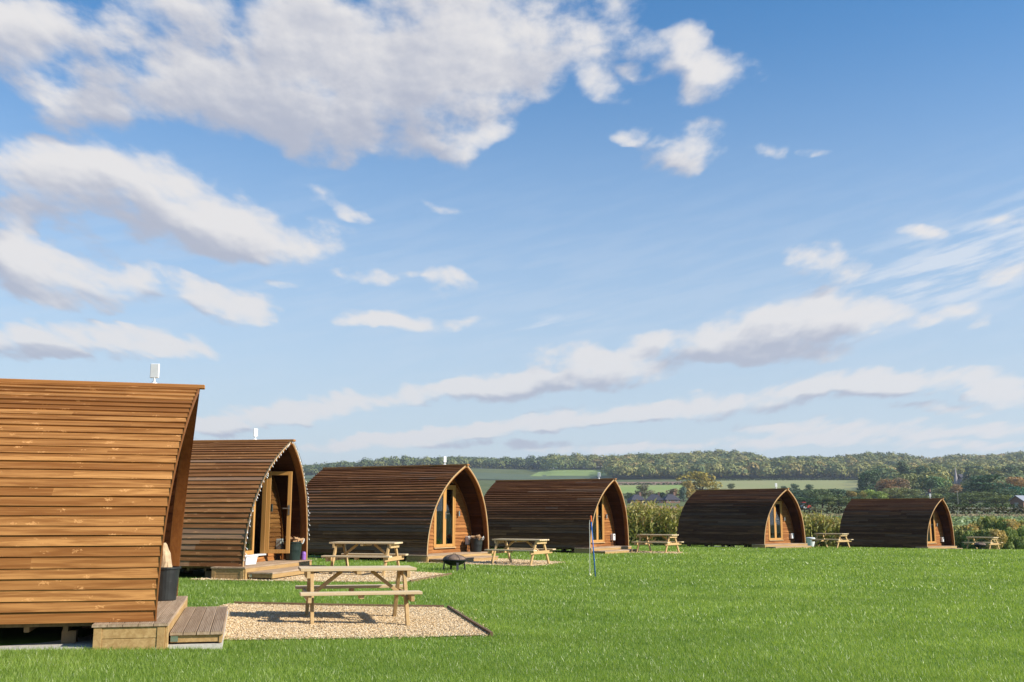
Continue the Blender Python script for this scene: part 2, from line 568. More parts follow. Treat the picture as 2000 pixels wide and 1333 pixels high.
def plain(name, col, rough=0.5, spec=0.5, var=0.12, metal=0.0, scale=9.0, bump=0.0):
    k = NT(name)
    nz = k.noise(k.coord('Object'), scale, 4, 0.6)
    c = k.mix(k.rng(nz, 0.3, 0.7), tuple(x * (1 - var) for x in col), tuple(min(1, x * (1 + var)) for x in col))
    k.bsdf.inputs['Metallic'].default_value = metal
    if bump:
        k.bump(nz, bump, 0.01)
    return k.done(c, rough, spec)


def leafy(name, cols, rough=0.6, trans=0.35, use_obj=False, spec=0.2, patch=0.0):
    """leaves and blades: colour picked per leaf by its tint, part of the light passes through"""
    k = NT(name)
    t = k.attr()
    cr = k.n('ShaderNodeValToRGB')
    el = cr.color_ramp.elements
    while len(el) < len(cols):
        el.new(0.5)
    for i, c in enumerate(cols):
        el[i].position = i / (len(cols) - 1)
        el[i].color = (*c, 1)
    k.L.new(t, cr.inputs[0])
    col = cr.outputs[0]
    if use_obj:
        oi = k.n('ShaderNodeObjectInfo')
        col = k.mix(1.0, col, oi.outputs['Color'], 'MULTIPLY')
    if patch:
        nz = k.noise(k.pos((0.22, 0.6, 0.3)), 1.0, 5, 0.65)
        col = k.mix(k.rng(nz, 0.38, 0.66, 0.0, patch), col, (cols[0][0], cols[0][1], cols[0][2]))
        nz2 = k.noise(k.pos((1.3, 2.6, 1.0)), 1.0, 4, 0.6)
        col = k.mix(k.rng(nz2, 0.45, 0.72, 0.0, patch), col, (cols[1][0], cols[1][1], cols[1][2]))
    k.done(col, rough, spec)
    if trans:
        tr = k.n('ShaderNodeBsdfTranslucent')
        k.L.new(k.mix(1.0, col, (1.15, 1.1, 0.5), 'MULTIPLY'), tr.inputs[0])
        ms = k.n('ShaderNodeMixShader')
        ms.inputs[0].default_value = trans
        k.L.new(k.bsdf.outputs[0], ms.inputs[1]); k.L.new(tr.outputs[0], ms.inputs[2])
        k.L.new(ms.outputs[0], k.out.inputs[0])
    return k.m


def glass_mat(name, tint=(0.75, 0.8, 0.78)):
    k = NT(name)
    k.N.remove(k.bsdf)
    tr = k.n('ShaderNodeBsdfTransparent'); tr.inputs[0].default_value = (*tint, 1)
    gl = k.n('ShaderNodeBsdfGlossy'); gl.inputs['Roughness'].default_value = 0.02
    gl.inputs[0].default_value = (0.9, 0.95, 0.95, 1)
    fr = k.n('ShaderNodeFresnel'); fr.inputs[0].default_value = 1.5
    ms = k.n('ShaderNodeMixShader')
    k.L.new(k.math('ADD', fr.outputs[0], 0.06), ms.inputs[0])
    k.L.new(tr.outputs[0], ms.inputs[1]); k.L.new(gl.outputs[0], ms.inputs[2])
    k.L.new(ms.outputs[0], k.out.inputs[0])
    return k.m


M = {}
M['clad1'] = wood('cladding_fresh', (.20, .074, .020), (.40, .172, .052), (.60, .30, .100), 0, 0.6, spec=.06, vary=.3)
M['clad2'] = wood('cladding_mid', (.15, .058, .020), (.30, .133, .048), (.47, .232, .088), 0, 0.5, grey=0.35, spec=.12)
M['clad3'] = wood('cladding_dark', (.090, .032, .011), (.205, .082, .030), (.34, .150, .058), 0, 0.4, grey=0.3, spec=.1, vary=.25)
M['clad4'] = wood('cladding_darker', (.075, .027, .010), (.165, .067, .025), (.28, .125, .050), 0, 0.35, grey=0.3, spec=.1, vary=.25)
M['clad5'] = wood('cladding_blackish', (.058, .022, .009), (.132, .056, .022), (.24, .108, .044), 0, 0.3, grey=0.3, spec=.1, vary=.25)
M['front'] = wood('front_boards', (.19, .068, .020), (.35, .142, .042), (.48, .22, .070), 1, 0.45, spec=.1)
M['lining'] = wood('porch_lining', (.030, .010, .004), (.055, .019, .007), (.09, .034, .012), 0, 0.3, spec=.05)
M['rib'] = wood('laminated_rib', (.17, .058, .014), (.235, .088, .022), (.29, .118, .032), 2, 0.0, rough=0.55, spec=.15)
M['cap'] = wood('ridge_board', (.34, .135, .035), (.46, .20, .055), (.52, .25, .075), 0, 0.0, rough=0.5)
M['edge'] = wood('edge_strip', (.42, .26, .12), (.50, .33, .16), (.56, .38, .20), 2, 0.0)
M['frame'] = wood('door_frame_pine', (.46, .225, .060), (.56, .29, .085), (.62, .34, .11), 2, 0.0, rough=0.4, spec=0.4)
M['deck'] = wood('deck_boards', (.30, .20, .12), (.42, .30, .19), (.52, .39, .27), 1, 0.25, rough=0.8)
M['fascia'] = wood('deck_fascia', (.34, .20, .075), (.46, .29, .12), (.56, .38, .17), 1, 0.35, rough=0.7)
M['post'] = wood('rough_post', (.16, .10, .05), (.25, .16, .08), (.33, .22, .12), 2, 0.2, rough=0.8)
M['pine'] = wood('table_pine', (.46, .29, .12), (.58, .40, .19), (.68, .50, .27), 0, 0.35, rough=0.6)
M['pine_top'] = wood('table_top_pine', (.56, .41, .23), (.70, .54, .33), (.79, .65, .44), 0, 0.25, rough=0.7)
M['pine_leg'] = wood('table_leg_pine', (.46, .29, .12), (.58, .40, .19), (.68, .50, .27), 2, 0.25, rough=0.6)
M['edging'] = wood('edging_board', (.14, .085, .045), (.22, .14, .08), (.30, .20, .12), 0, 0.2, rough=0.85)
M['log'] = wood('split_log', (.34, .19, .09), (.52, .32, .16), (.66, .44, .25), 0, 0.0, rough=0.85)
M['white'] = plain('white_plastic', (.78, .78, .76), 0.35, 0.5, 0.04)
M['offwhite'] = plain('pale_plastic', (.70, .71, .70), 0.4, 0.5, 0.06)
M['steel'] = plain('brushed_steel', (.62, .62, .60), 0.3, 0.5, 0.05, 1.0)
M['black'] = plain('black_rubber', (.018, .020, .020), 0.45, 0.5, 0.3)
M['green_tub'] = plain('dark_green_plastic', (.016, .032, .026), 0.4, 0.5, 0.25)
M['rope'] = plain('white_rope', (.70, .68, .62), 0.9, 0.1, 0.1)
M['iron'] = plain('black_iron', (.022, .024, .026), 0.5, 0.5, 0.35, 0.4)
M['mesh_lid'] = plain('rusty_mesh', (.20, .135, .095), 0.7, 0.3, 0.3)
M['paper'] = plain('brown_paper', (.50, .36, .22), 0.85, 0.1, 0.2, bump=0.4)
M['purple'] = plain('purple_enamel', (.30, .13, .48), 0.35, 0.5, 0.06)
M['blue'] = plain('blue_plastic', (.025, .13, .45), 0.35, 0.5, 0.1)
M['orange'] = plain('orange_plastic', (.75, .14, .02), 0.4, 0.5, 0.1)
M['ball'] = plain('tennis_felt', (.72, .74, .38), 0.95, 0.1, 0.08, scale=60)
M['wire'] = plain('dark_wire', (.03, .035, .03), 0.6, 0.3, 0.2)
M['bulb'] = plain('clear_white_bulb', (.82, .82, .80), 0.15, 0.6, 0.03)
M['concrete'] = plain('concrete', (.54, .50, .43), 0.9, 0.2, 0.18, scale=14, bump=0.2)
M['glass'] = glass_mat('door_glass')
M['dark_glass'] = plain('window_dark', (.02, .025, .03), 0.08, 0.6, 0.2)
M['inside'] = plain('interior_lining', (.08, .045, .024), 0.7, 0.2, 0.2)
M['linen'] = plain('bed_linen', (.55, .54, .52), 0.9, 0.1, 0.08)
M['slate'] = plain('dark_slate', (.060, .058, .070), 0.7, 0.3, 0.3, scale=3)
M['grey_roof'] = plain('grey_felt_roof', (.30, .32, .36), 0.7, 0.3, 0.1, scale=3)
M['render'] = plain('cream_render', (.60, .55, .46), 0.9, 0.2, 0.08, scale=3)
M['brick'] = plain('brown_brick', (.24, .14, .10), 0.9, 0.2, 0.25, scale=6)
M['stone'] = plain('pale_stone', (.46, .40, .37), 0.9, 0.2, 0.15, scale=2)
M['timber_grey'] = plain('weathered_rail', (.36, .33, .28), 0.9, 0.2, 0.15, scale=5)
M['red_paint'] = plain('red_paint', (.50, .05, .035), 0.4, 0.5, 0.1)
M['bark'] = plain('bark', (.085, .065, .045), 0.95, 0.1, 0.3, scale=12, bump=0.5)

# ------------------------------------------------------------------ lie of the land
LAWN_PTS = np.array([(-4.1, 12.85, .235), (-5.1, 23.2, .28), (-1.6, 32.2, .19), (3.9, 41.9, .12), (13.3, 51.8, .03), (24, 59.5, -.3), (-2.1, 14.8, .11), (0, 9, .05), (5, 12, .05), (-6, 10.5, .25), (-9, 11, .25), (-4, 10.4, .235), (-3.2, 10.9, .20), (-5.5, 9.2, .19), (-3, 9, .12), (8, 25, .08), (15, 40, .04), (25, 50, -.06), (35, 55, -.1), (18, 54, -.04), (30, 62, -.4), (10, 62, -.2), (-20, 30, .2), (-20, 12, .15), (60, 50, -.2), (0, 75, -.8), (30, 75, -.9), (60, 75, -1), (-30, 75, -.5), (0, -10, 0), (-30, -10, 0), (60, -10, 0), (70, 20, 0), (-40, 40, .1), (2, 26, .1), (-2, 24, .2), (0.2, 30.7, .16)])


def _tps_fit(P, lam=.02):
    n = len(P)
    d = np.hypot(P[:, None, 0] - P[None, :, 0], P[:, None, 1] - P[None, :, 1]) / 20
    K = np.where(d > 0, d * d * np.log(np.maximum(d, 1e-9)), 0) + lam * np.eye(n)
    A = np.zeros((n + 3, n + 3)); A[:n, :n] = K
    Q = np.c_[np.ones(n), P[:, :2] / 20]
    A[:n, n:] = Q; A[n:, :n] = Q.T
    return np.linalg.solve(A, np.r_[P[:, 2], 0, 0, 0])


_W = _tps_fit(LAWN_PTS)


def lawn_z(x, y):
    x = np.asarray(x, float); y = np.asarray(y, float)
    z = _W[-3] + _W[-2] * x / 20 + _W[-1] * y / 20
    for (px, py, _), w in zip(LAWN_PTS, _W[:-3]):
        d = np.hypot(x - px, y - py) / 20
        z = z + w * np.where(d > 0, d * d * np.log(np.maximum(d, 1e-9)), 0)
    return z


PROF_Y = [0, 62, 75, 100, 150, 230, 350, 500, 600, 700, 800, 900, 1000]
PROF_Z = [-.3, -.5, -.8, -.2, .9, 2.8, 5.0, 8.0, 11.5, 17.5, 24.5, 31, 35.5]
# tree line of the hills: direction (px of the bearing) and height of the line
SKY_PX = [-900, 300, 560, 640, 760, 900, 1000, 1062, 1078, 1180, 1250, 1400, 1480, 1492, 1550, 1620, 1690, 1750, 1812, 1826, 1850, 1900, 2000, 2100, 3000]
SKY_Y = [925, 922, 918, 912, 904, 899, 901, 902, 898, 896, 892, 890, 896, 903, 896, 897, 891, 894, 903, 899, 894, 892, 887, 885, 890]


def land_z(x, y):
    """the far ground: valley floor, fields, wooded hills"""
    x = np.asarray(x, float); y = np.asarray(y, float)
    yy = np.maximum(y, 1.0)
    px = 1000 + FPX * x / np.maximum(yy, 60)
    ztop = CAM_H + (1007.6 - (np.interp(px, SKY_PX, SKY_Y) + 18)) * 1500 / FPX
    base = np.interp(yy, PROF_Y, PROF_Z)
    s = np.clip((yy - 1000) / 500, 0, 1); s = s * s * (3 - 2 * s) * .5 + s * .5
    far = np.clip((yy - 1700) / 2000, 0, 1)
    z = np.where(yy <= 1000, base, 35.5 + (ztop - 35.5) * s) - far * 70
    z = z + .5 * np.sin(x / 61 + y / 95) * np.clip((yy - 150) / 300, 0, 1)
    return z


def ground_z(x, y):
    x = np.asarray(x, float); y = np.asarray(y, float)
    k = np.clip((y - 62) / 12, 0, 1)
    near = lawn_z(np.clip(x, -40, 70), np.clip(y, -10, 75))
    return near * (1 - k) + land_z(x, y) * k


def gz(x, y):
    return float(ground_z(x, y))


def at(px, py, Y):
    """a point of the far country at distance Y on a given bearing and elevation"""
    return ((px - 1000) / FPX * Y, Y, CAM_H + (1007.6 - py) / FPX * Y)


def grid_mesh(name, X, Y, Z, mat):
    nr, nc = X.shape
    me = bpy.data.meshes.new(name)
    V = np.stack([X, Y, Z], -1).reshape(-1, 3)
    i = np.arange((nr - 1) * (nc - 1))
    r, c = i // (nc - 1), i % (nc - 1)
    a = r * nc + c
    F = np.stack([a, a + 1, a + nc + 1, a + nc], -1)
    me.from_pydata(V.tolist(), [], F.tolist())
    me.polygons.foreach_set('use_smooth', [True] * len(me.polygons))
    me.materials.append(mat)
    me.update()
    o = bpy.data.objects.new(name, me)
    COL.objects.link(o)
    return o


def soil(name, a, b, c=None, scale=1.0, rough=0.9, stripes=None):
    k = NT(name)
    n1 = k.noise(k.pos((0.11, 0.11, 0.11)), scale, 6, 0.65)
    n2 = k.noise(k.pos((1.7, 1.7, 1.7)), scale, 5, 0.6)
    col = k.mix(k.rng(n1, 0.35, 0.65), a, b)
    if c:
        col = k.mix(k.rng(n2, 0.45, 0.7, 0, 0.6), col, c)
    if stripes:
        w = k.n('ShaderNodeTexWave', bands_direction='X')
        k.L.new(k.pos((stripes, stripes * .15, 0)), w.inputs[0])
        w.inputs['Distortion'].default_value = 1.5
        col = k.mix(k.math('MULTIPLY', w.outputs['Fac'], 0.25), col, b)
    return k.done(col, rough, 0.1)


m_land = soil('meadow_ground', (.10, .13, .045), (.15, .17, .065), (.12, .11, .05), 0.3)
m_lawn = soil('lawn_ground', (.11, .19, .03), (.14, .23, .04), (.09, .14, .028), 3.0)
m_pasture = soil('pasture', (.21, .28, .085), (.26, .33, .11), None, 0.08)
m_pasture_shade = soil('pasture_cloud_shade', (.095, .128, .07), (.12, .15, .08), None, 0.08)  # duller grey-green paints a cloud's shadow onto this part of the pasture
m_plough = soil('ploughed_soil', (.25, .155, .11), (.30, .20, .14), None, 0.3, stripes=.3)
m_stubble = soil('stubble_field', (.33, .31, .14), (.27, .30, .12), None, 0.1, stripes=.2)
m_bright = soil('young_crop_field', (.24, .33, .09), (.32, .34, .13), None, 0.12)
m_woodfloor_shade = soil('shaded_wood_floor', (.025, .035, .015), (.035, .045, .02), None, 0.3)  # the shade beneath the trees is put into this dark colour

# one sheet for the land, out past the hills
ty = np.r_[np.linspace(-60, 58, 24), np.linspace(60, 110, 22), np.linspace(115, 480, 36), np.linspace(490, 1040, 40), np.linspace(1050, 1750, 40), np.linspace(1800, 5200, 20)]
tt = np.linspace(-1.25, 1.25, 241)
TY, TT = np.meshgrid(ty, tt, indexing='ij')
TX = TT * (np.maximum(TY, 0) + 90)
TZ = ground_z(TX, TY) - np.where(TY < 66, 0.30, 0.0)
tag(grid_mesh('terrain', TX, TY, TZ, m_land), kind='structure')

lx, ly = np.meshgrid(np.arange(-36, 78, 0.6), np.arange(-8, 67.1, 0.6))
tag(grid_mesh('lawn', lx, ly, lawn_z(np.clip(lx, -40, 70), ly), m_lawn), kind='structure')


def field(name, mat, corners, lift=0.35, n=24):
    """a field sheet lying on the land; corners as (bearing px, Y)"""
    (a, b, c, d) = corners
    u, v = np.meshgrid(np.linspace(0, 1, n), np.linspace(0, 1, n))
    px = (a[0] * (1 - u) + b[0] * u) * (1 - v) + (d[0] * (1 - u) + c[0] * u) * v
    Y = (a[1] * (1 - u) + b[1] * u) * (1 - v) + (d[1] * (1 - u) + c[1] * u) * v
    X = (px - 1000) / FPX * Y
    return tag(grid_mesh(name, X, Y, ground_z(X, Y) + lift, mat), kind='structure')


field('pasture_field', m_pasture_shade, ((560, 960), (1195, 925), (1195, 1120), (560, 1430)), 0.5)
field('pasture_field', m_pasture, ((1035, 1155), (1195, 1125), (1195, 1300), (1060, 1330)), 0.55)
field('ploughed_field', m_plough, ((1180, 796), (1345, 818), (1345, 885), (1180, 870)), 0.5)
field('green_field', m_bright, ((1180, 640), (1345, 640), (1345, 812), (1180, 790)), 0.5)
field('stubble_field', m_stubble, ((1345, 735), (1720, 720), (1720, 905), (1345, 900)), 0.5)
field('bare_strip', m_plough, ((1150, 235), (1345, 235), (1345, 330), (1150, 330)), 0.2)
field('red_field', m_plough, ((1930, 790), (2060, 790), (2060, 930), (1930, 930)), 0.8)
field('wood_ground_shade', m_woodfloor_shade, ((1195, 1002), (2300, 985), (2300, 1640), (1062, 1640)), 0.4, 40)
field('wood_ground_shade', m_woodfloor_shade, ((300, 1425), (1070, 1405), (1070, 1700), (300, 1700)), 0.4, 30)
field('wood_ground_shade', m_woodfloor_shade, ((1690, 430), (2200, 500), (2200, 780), (1700, 985)), 0.3, 30)

# ------------------------------------------------------------------ pods
POD_W, POD_H, POD_R, POD_L, BASE = 1.777, 2.64, 0.232, 5.226, 0.25
PODS = [(-4.11, 12.85, 14.1, .467), (-5.09, 23.20, -9.7, .527), (-1.58, 32.23, -28.5, .427),
        (3.88, 41.94, -30.3, .347), (13.32, 51.78, -47.1, .237), (24.02, 59.55, -45.5, -.083)]
_pz = np.array([0, .2, .5, .8, 1.08, 1.36, 1.63, 1.89, 2.10, 2.28, 2.48, 2.64])
_pw = np.array([1.777, 1.775, 1.74, 1.675, 1.585, 1.46, 1.29, 1.08, .87, .63, .315, 0.0])


def _spline():
    # smooth resample of the half arch by arc length
    t = np.r_[0, np.cumsum(np.hypot(np.diff(_pz), np.diff(_pw)))]
    q = np.linspace(0, t[-1], 400)
    z = np.interp(q, t, _pz); w = np.interp(q, t, _pw)
    ker = np.ones(41) / 41
    for _ in range(2):
        zz = np.r_[z[0] - (z[1:21][::-1] - z[0]), z, z[-1] + (z[-1] - z[-21:-1][::-1])]
        ww = np.r_[w[0] - (w[1:21][::-1] - w[0]), w, w[-1] + (w[-1] - w[-21:-1][::-1])]
        z = np.convolve(zz, ker, 'valid'); w = np.convolve(ww, ker, 'valid')
    z = (z - z[0]) / (z[-1] - z[0]) * POD_H
    w = np.maximum(w, 0); w[-1] = 0
    t = np.r_[0, np.cumsum(np.hypot(np.diff(z), np.diff(w)))]
    return t, z, w


ARC, ARC_Z, ARC_W = _spline()
ARC_N = float(ARC[-1])


def prof(s):
    """half arch at arc length s: (w, z, nw, nz)"""
    w = float(np.interp(s, ARC, ARC_W)); z = float(np.interp(s, ARC, ARC_Z))
    e = 0.04
    a, b = max(0, s - e), min(ARC_N, s + e)
    dw = float(np.interp(b, ARC, ARC_W) - np.interp(a, ARC, ARC_W)); dz = float(np.interp(b, ARC, ARC_Z) - np.interp(a, ARC, ARC_Z))
    l = math.hypot(dw, dz)
    return w, z, dz / l, -dw / l


def half_w(z, inset=0.0):
    return max(0.0, float(np.interp(z, ARC_Z, ARC_W)) - inset)


def xfront(z):
    return POD_R * (max(0, z) / POD_H) ** 2


def lapped(mb, r, side, x0f, x1f, n, thick, inward=False, base_off=0.0, seg=0.55, joints=True):
    """overlapping boards along the arch on one side; x0f/x1f(z) give the ends of a board"""
    for i in range(n):
        s0, s1 = ARC_N * i / n, ARC_N * (i + 1) / n
        s0 += r.uniform(-.004, .004) if i else 0
        L = x1f(1) - x0f(1)
        cuts = sorted(r.uniform(.12, .9) for _ in range(r.choice([0, 1, 1, 1, 2]))) if joints else []
        tints = [r.random() for _ in range(len(cuts) + 1)]
        K = max(2, int(L / seg))
        st = sorted(set([k / K for k in range(K + 1)] + cuts))
        proud = thick * r.uniform(.8, 1.25)
        ph = r.uniform(0, 6)
        pts = []
        for u in st:
            jig = 0.0022 * math.sin(u * 9 + ph) + r.uniform(-.0015, .0015)
            row = []
            for (s, off) in ((s0 + jig, base_off), (s0 + jig, base_off + proud), (s1, base_off + .003)):
                w, z, nw, nz = prof(min(max(s, 0), ARC_N))
                if inward:
                    w2, z2 = w - nw * off, z - nz * off
                else:
                    w2, z2 = w + nw * off, z + nz * off
                x = x0f(z) + (x1f(z) - x0f(z)) * u
                row.append((x, side * max(w2, 0.0), z2))
            pts.append(row)
        for k in range(len(st) - 1):
            um = (st[k] + st[k + 1]) / 2
            tnt = tints[sum(um > c for c in cuts)]
            for j in (0, 1):
                q = [pts[k][j], pts[k + 1][j], pts[k + 1][j + 1], pts[k][j + 1]]
                if (side > 0) != inward:
                    q = q[::-1]
                mb.face(q, tnt)
        # board ends
        for row in (pts[0], pts[-1]):
            mb.face(row, tints[0] if row is pts[0] else tints[-1])


def arch_sweep(mb, off0, off1, xa, xb, n=46, tint=0.5, follow=True, z_min=0.0):
    """beam following both halves of the arch between two insets"""
    ring = []
    S = [(-1, ARC_N * k / n) for k in range(n)] + [(1, ARC_N * (n - k) / n) for k in range(n + 1)]
    for side, s in S:
        w, z, nw, nz = prof(s)
        if s >= ARC_N - 1e-6:
            nw, nz = 0.0, 1.0
            sc = 1.55
        else:
            sc = 1.0
        xo = xfront(z) if follow else 0.0
        q = []
        for off in (off0, off1):
            ww = w - nw * off * sc
            q.append((side * max(ww, 0.0), z - nz * off * sc))
        ring.append(((xo + xa, *q[0]), (xo + xb, *q[0]), (xo + xb, *q[1]), (xo + xa, *q[1])))
    for k in range(len(ring) - 1):
        a, b = ring[k], ring[k + 1]
        for j in range(4):
            j2 = (j + 1) % 4
            mb.face((a[j], b[j], b[j2], a[j2]), tint)
    mb.face(ring[0][::-1], tint); mb.face(ring[-1], tint)


def make_leaf(name, parent, loc, W, H, rz, handle_side, handle_face=1):
    """one glazed door leaf hinged at its own y=0, reaching to y=W"""
    st, d = 0.085, 0.055
    mb = MB()
    mb.box((-d / 2, 0, 0), (d / 2, st, H), .3)
    mb.box((-d / 2, W - st, 0), (d / 2, W, H), .6)
    mb.box((-d / 2 + .001, st, 0), (d / 2 - .001, W - st, st), .8)
    mb.box((-d / 2 + .001, st, H - st), (d / 2 - .001, W - st, H), .1)
    o = mb.build(name, M['frame'], parent, loc, bevel=.004)
    o.rotation_euler = (0, 0, rz)
    g = MB(); g.box((-.008, st, st), (.008, W - st, H - st))
    g.build('pane', M['glass'], o)
    if handle_side is not None:
        h = MB()
        y = W - st / 2 if handle_side > 0 else st / 2
        for f in (1, -1):
            x0 = f * d / 2
            h.box((min(x0, x0 + f * .012), y - .02, .85), (max(x0, x0 + f * .012), y + .02, 1.07), .5)
            h.tube([(x0 + f * .01, y, 1.0), (x0 + f * .055, y, 1.0)], .011, 8)
            dy = -handle_side
            h.tube([(x0 + f * .055, y - dy * .01, 1.0), (x0 + f * .055, y + dy * .13, 1.0)], .012, 8)
        h.build('handle', M['steel'], o)
    return o


DOOR_L, DOOR_R, DOOR_M, DOOR_B, DOOR_T, WALL_X = -.53, .69, .08, .17, 2.06, -.60


def make_pod(i, clad, label, open_door=False, antenna_rz=0.0, antenna_x=-.27, far=False):
    x, y, a, zb = PODS[i]
    r = random.Random(100 + i)
    root = empty('glamping_pod', (x, y, zb - BASE), R(a), label, 'pod', 'arched timber pods in a curving row')
    up = (0, 0, BASE)
    nb = 31
    # shell: lapped boards on both sides
    mb = MB()
    for side in (-1, 1):
        lapped(mb, r, side, lambda z: -POD_L, lambda z: xfront(z), nb, .021 if i == 0 else .027)
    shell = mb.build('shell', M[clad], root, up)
    mb = MB()
    mb.box((-POD_L - .03, -.065, POD_H - .015), (POD_R + .07, .065, POD_H + .032), .4)
    mb.build('ridge_cap', M['cap'], shell, bevel=.006)
    # porch and room lining, inner face of the shell
    mb = MB()
    for side in (-1, 1):
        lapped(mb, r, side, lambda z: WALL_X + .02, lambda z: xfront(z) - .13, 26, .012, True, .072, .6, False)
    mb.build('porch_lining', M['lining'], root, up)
    mb = MB()
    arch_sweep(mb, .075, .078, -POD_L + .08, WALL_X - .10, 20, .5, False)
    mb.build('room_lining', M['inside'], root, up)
    # the laminated arch at the mouth of the porch, its pale outer strip, and the inner rib
    mb = MB(); arch_sweep(mb, .014, .050, -.16, .008)
    rib = mb.build('arch_rib', M['rib'], root, up)
    mb = MB(); arch_sweep(mb, -.022, .020, .0, .013)
    mb.build('edge_strip', M['edge'] if i else M['rib'], rib)
    mb = MB(); arch_sweep(mb, .074, .125, WALL_X + .004, WALL_X + .06, 40, .5, False)
    mb.build('inner_rib', M['rib'], root, up)
    # front wall of lapped boards, cut for the doors
    mb = MB()
    nrow = 24
    hh = POD_H - .10
    for k in range(nrow):
        z0, z1 = hh * k / nrow, hh * (k + 1) / nrow
        wa, wb = half_w(z0, .078), half_w(z1, .078)
        spans = [(-1, 1)]
        if z1 > DOOR_B + .02 and z0 < DOOR_T - .02:
            spans = [(-1, 'L'), ('R', 1)]
        for (p, q) in spans:
            e = []
            for wz in (wa, wb):
                lo = -wz if p == -1 else DOOR_R - .005
                hi = wz if q == 1 else DOOR_L + .005
                e.append((lo, hi))
            if e[0][1] - e[0][0] < .02:
                continue
            if e[1][1] - e[1][0] < .01:
                e[1] = (e[0][0] + .004, e[0][1] - .004) if p == -1 and q == 1 else ((e[1][0], e[1][0] + .01) if p == 'R' else (e[1][1] - .01, e[1][1]))
            n = 1 if e[0][1] - e[0][0] < 1.0 else 2
            for j in range(n):
                u0, u1 = j / n, (j + 1) / n
                la, lb = e[0][0] + (e[0][1] - e[0][0]) * u0, e[0][0] + (e[0][1] - e[0][0]) * u1
                ta, tb = e[1][0] + (e[1][1] - e[1][0]) * u0, e[1][0] + (e[1][1] - e[1][0]) * u1
                pr = .028 * r.uniform(.8, 1.2)
                jz = r.uniform(-.004, .004)
                f, bk = WALL_X + pr, WALL_X - .06
                mb.hexa([(bk, la, z0 + jz), (f, la, z0 + jz), (f, lb, z0 + jz), (bk, lb, z0 + jz),
                         (bk, ta, z1), (WALL_X + .002, ta, z1), (WALL_X + .002, tb, z1), (bk, tb, z1)], r.random())
    mb.build('front_wall', M['front'], root, up)
    # door frame, sill, two leaves
    mb = MB()
    for (w0, w1, z0, z1) in ((DOOR_L, DOOR_L + .055, DOOR_B, DOOR_T), (DOOR_R - .055, DOOR_R, DOOR_B, DOOR_T)):
        mb.box((WALL_X - .075, w0, z0), (WALL_X + .032, w1, z1), .3)
    mb.box((WALL_X - .076, DOOR_L + .055, DOOR_T - .055), (WALL_X + .031, DOOR_R - .055, DOOR_T), .7)
    fr = mb.build('door_frame', M['frame'], root, up, bevel=.004)
    mb = MB(); mb.box((WALL_X - .08, DOOR_L - .01, DOOR_B - .035), (WALL_X + .065, DOOR_R + .01, DOOR_B), .9)
    mb.build('door_sill', M['offwhite'] if not far else M['edge'], root, up, bevel=.004)
    W = (DOOR_R - DOOR_L - .11) / 2 - .003
    H = DOOR_T - DOOR_B - .065
    make_leaf('door', root, (WALL_X - .005, DOOR_L + .057, DOOR_B + .005 + BASE), W, H, 0.0, None)
    # the right leaf hinges on the far jamb, so it is built mirrored: its own y runs back towards the middle
    o = make_leaf('door', root, (WALL_X - .005, DOOR_R - .057, DOOR_B + .005 + BASE), W, H, math.pi, 1)
    if open_door:
        o.location = (WALL_X + .03, DOOR_R - .02, DOOR_B + .005 + BASE)
        o.rotation_euler = (0, 0, math.pi + R(100))
    # back wall, floor, posts
    mb = MB()
    for k in range(20):
        z0, z1 = POD_H * k / 20, POD_H * (k + 1) / 20
        wa, wb = half_w(z0, .03), half_w(z1 - .001, .03)
        mb.hexa([(-POD_L + .03, -wa, z0), (-POD_L + .08, -wa, z0), (-POD_L + .08, wa, z0), (-POD_L + .03, wa, z0),
                 (-POD_L + .03, -wb, z1), (-POD_L + .08, -wb, z1), (-POD_L + .08, wb, z1), (-POD_L + .03, wb, z1)], r.random())
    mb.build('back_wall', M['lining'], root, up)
    mb = MB()
    mb.box((-POD_L + .09, -1.66, -.045), (WALL_X - .02, 1.66, .075), .4)
    for k in range(12):
        xx = -POD_L + .25 + k * .37
        mb.box((xx, -1.62, -.10), (xx + .05, 1.62, -.046), .5)
    mb.build('floor', M['post'], root, up)
    for xx in (-POD_L + .5, -3.3, -2.05, -.86):
        for ww in (-1.45, 0.0, 1.45):
            p = MB(); p.box((xx - .07, ww - .07, -.34), (xx + .07, ww + .07, -.101), r.random())
            p.build('support_post', M['post'], root, up)
    # porch deck: boards run across the mouth
    mb = MB()
    d0, d1, w0, w1 = -.585, .150, -2.0, 1.76
    nbd = 5
    bw = (d1 - d0) / nbd
    for k in range(nbd):
        a0 = d0 + k * bw + .003
        a1 = d0 + (k + 1) * bw - .003
        t = r.random()
        mb.box((a0, w0, -.030), (a1, w1, -.008), t)
        ng = 7
        for g in range(ng):   # grooved top
            g0 = a0 + (a1 - a0) * (g + .12) / ng
            g1 = a0 + (a1 - a0) * (g + .78) / ng
            mb.box((g0, w0 + .001, -.0078), (g1, w1 - .001, -.0015), t)
    deck = mb.build('porch_deck', M['deck'], root, up)
    mb = MB()
    mb.box((d1 - .032, w0 + .03, -.30), (d1 - .002, w1 - .03, -.034), r.random())       # front board
    mb.box((d0 + .10, w0 + .02, -.145), (d1 - .11, w0 + .05, -.034), r.random())         # near side boards
    mb.box((d0 + .10, w0 + .021, -.30), (d1 - .11, w0 + .049, -.149), r.random())
    mb.box((d0 + .02, w0 + .012, -.31), (d0 + .10, w0 + .085, -.032), r.random())        # corner posts
    mb.box((d1 - .11, w0 + .012, -.31), (d1 - .033, w0 + .085, -.032), r.random())
    mb.box((d1 - .11, w1 - .085, -.31), (d1 - .033, w1 - .012, -.032), r.random())
    mb.box((d0 + .02, w1 - .05, -.30), (d1 - .11, w1 - .02, -.034), r.random())
    mb.build('fascia', M['fascia'], deck, bevel=.003)
    # lower step
    mb = MB()
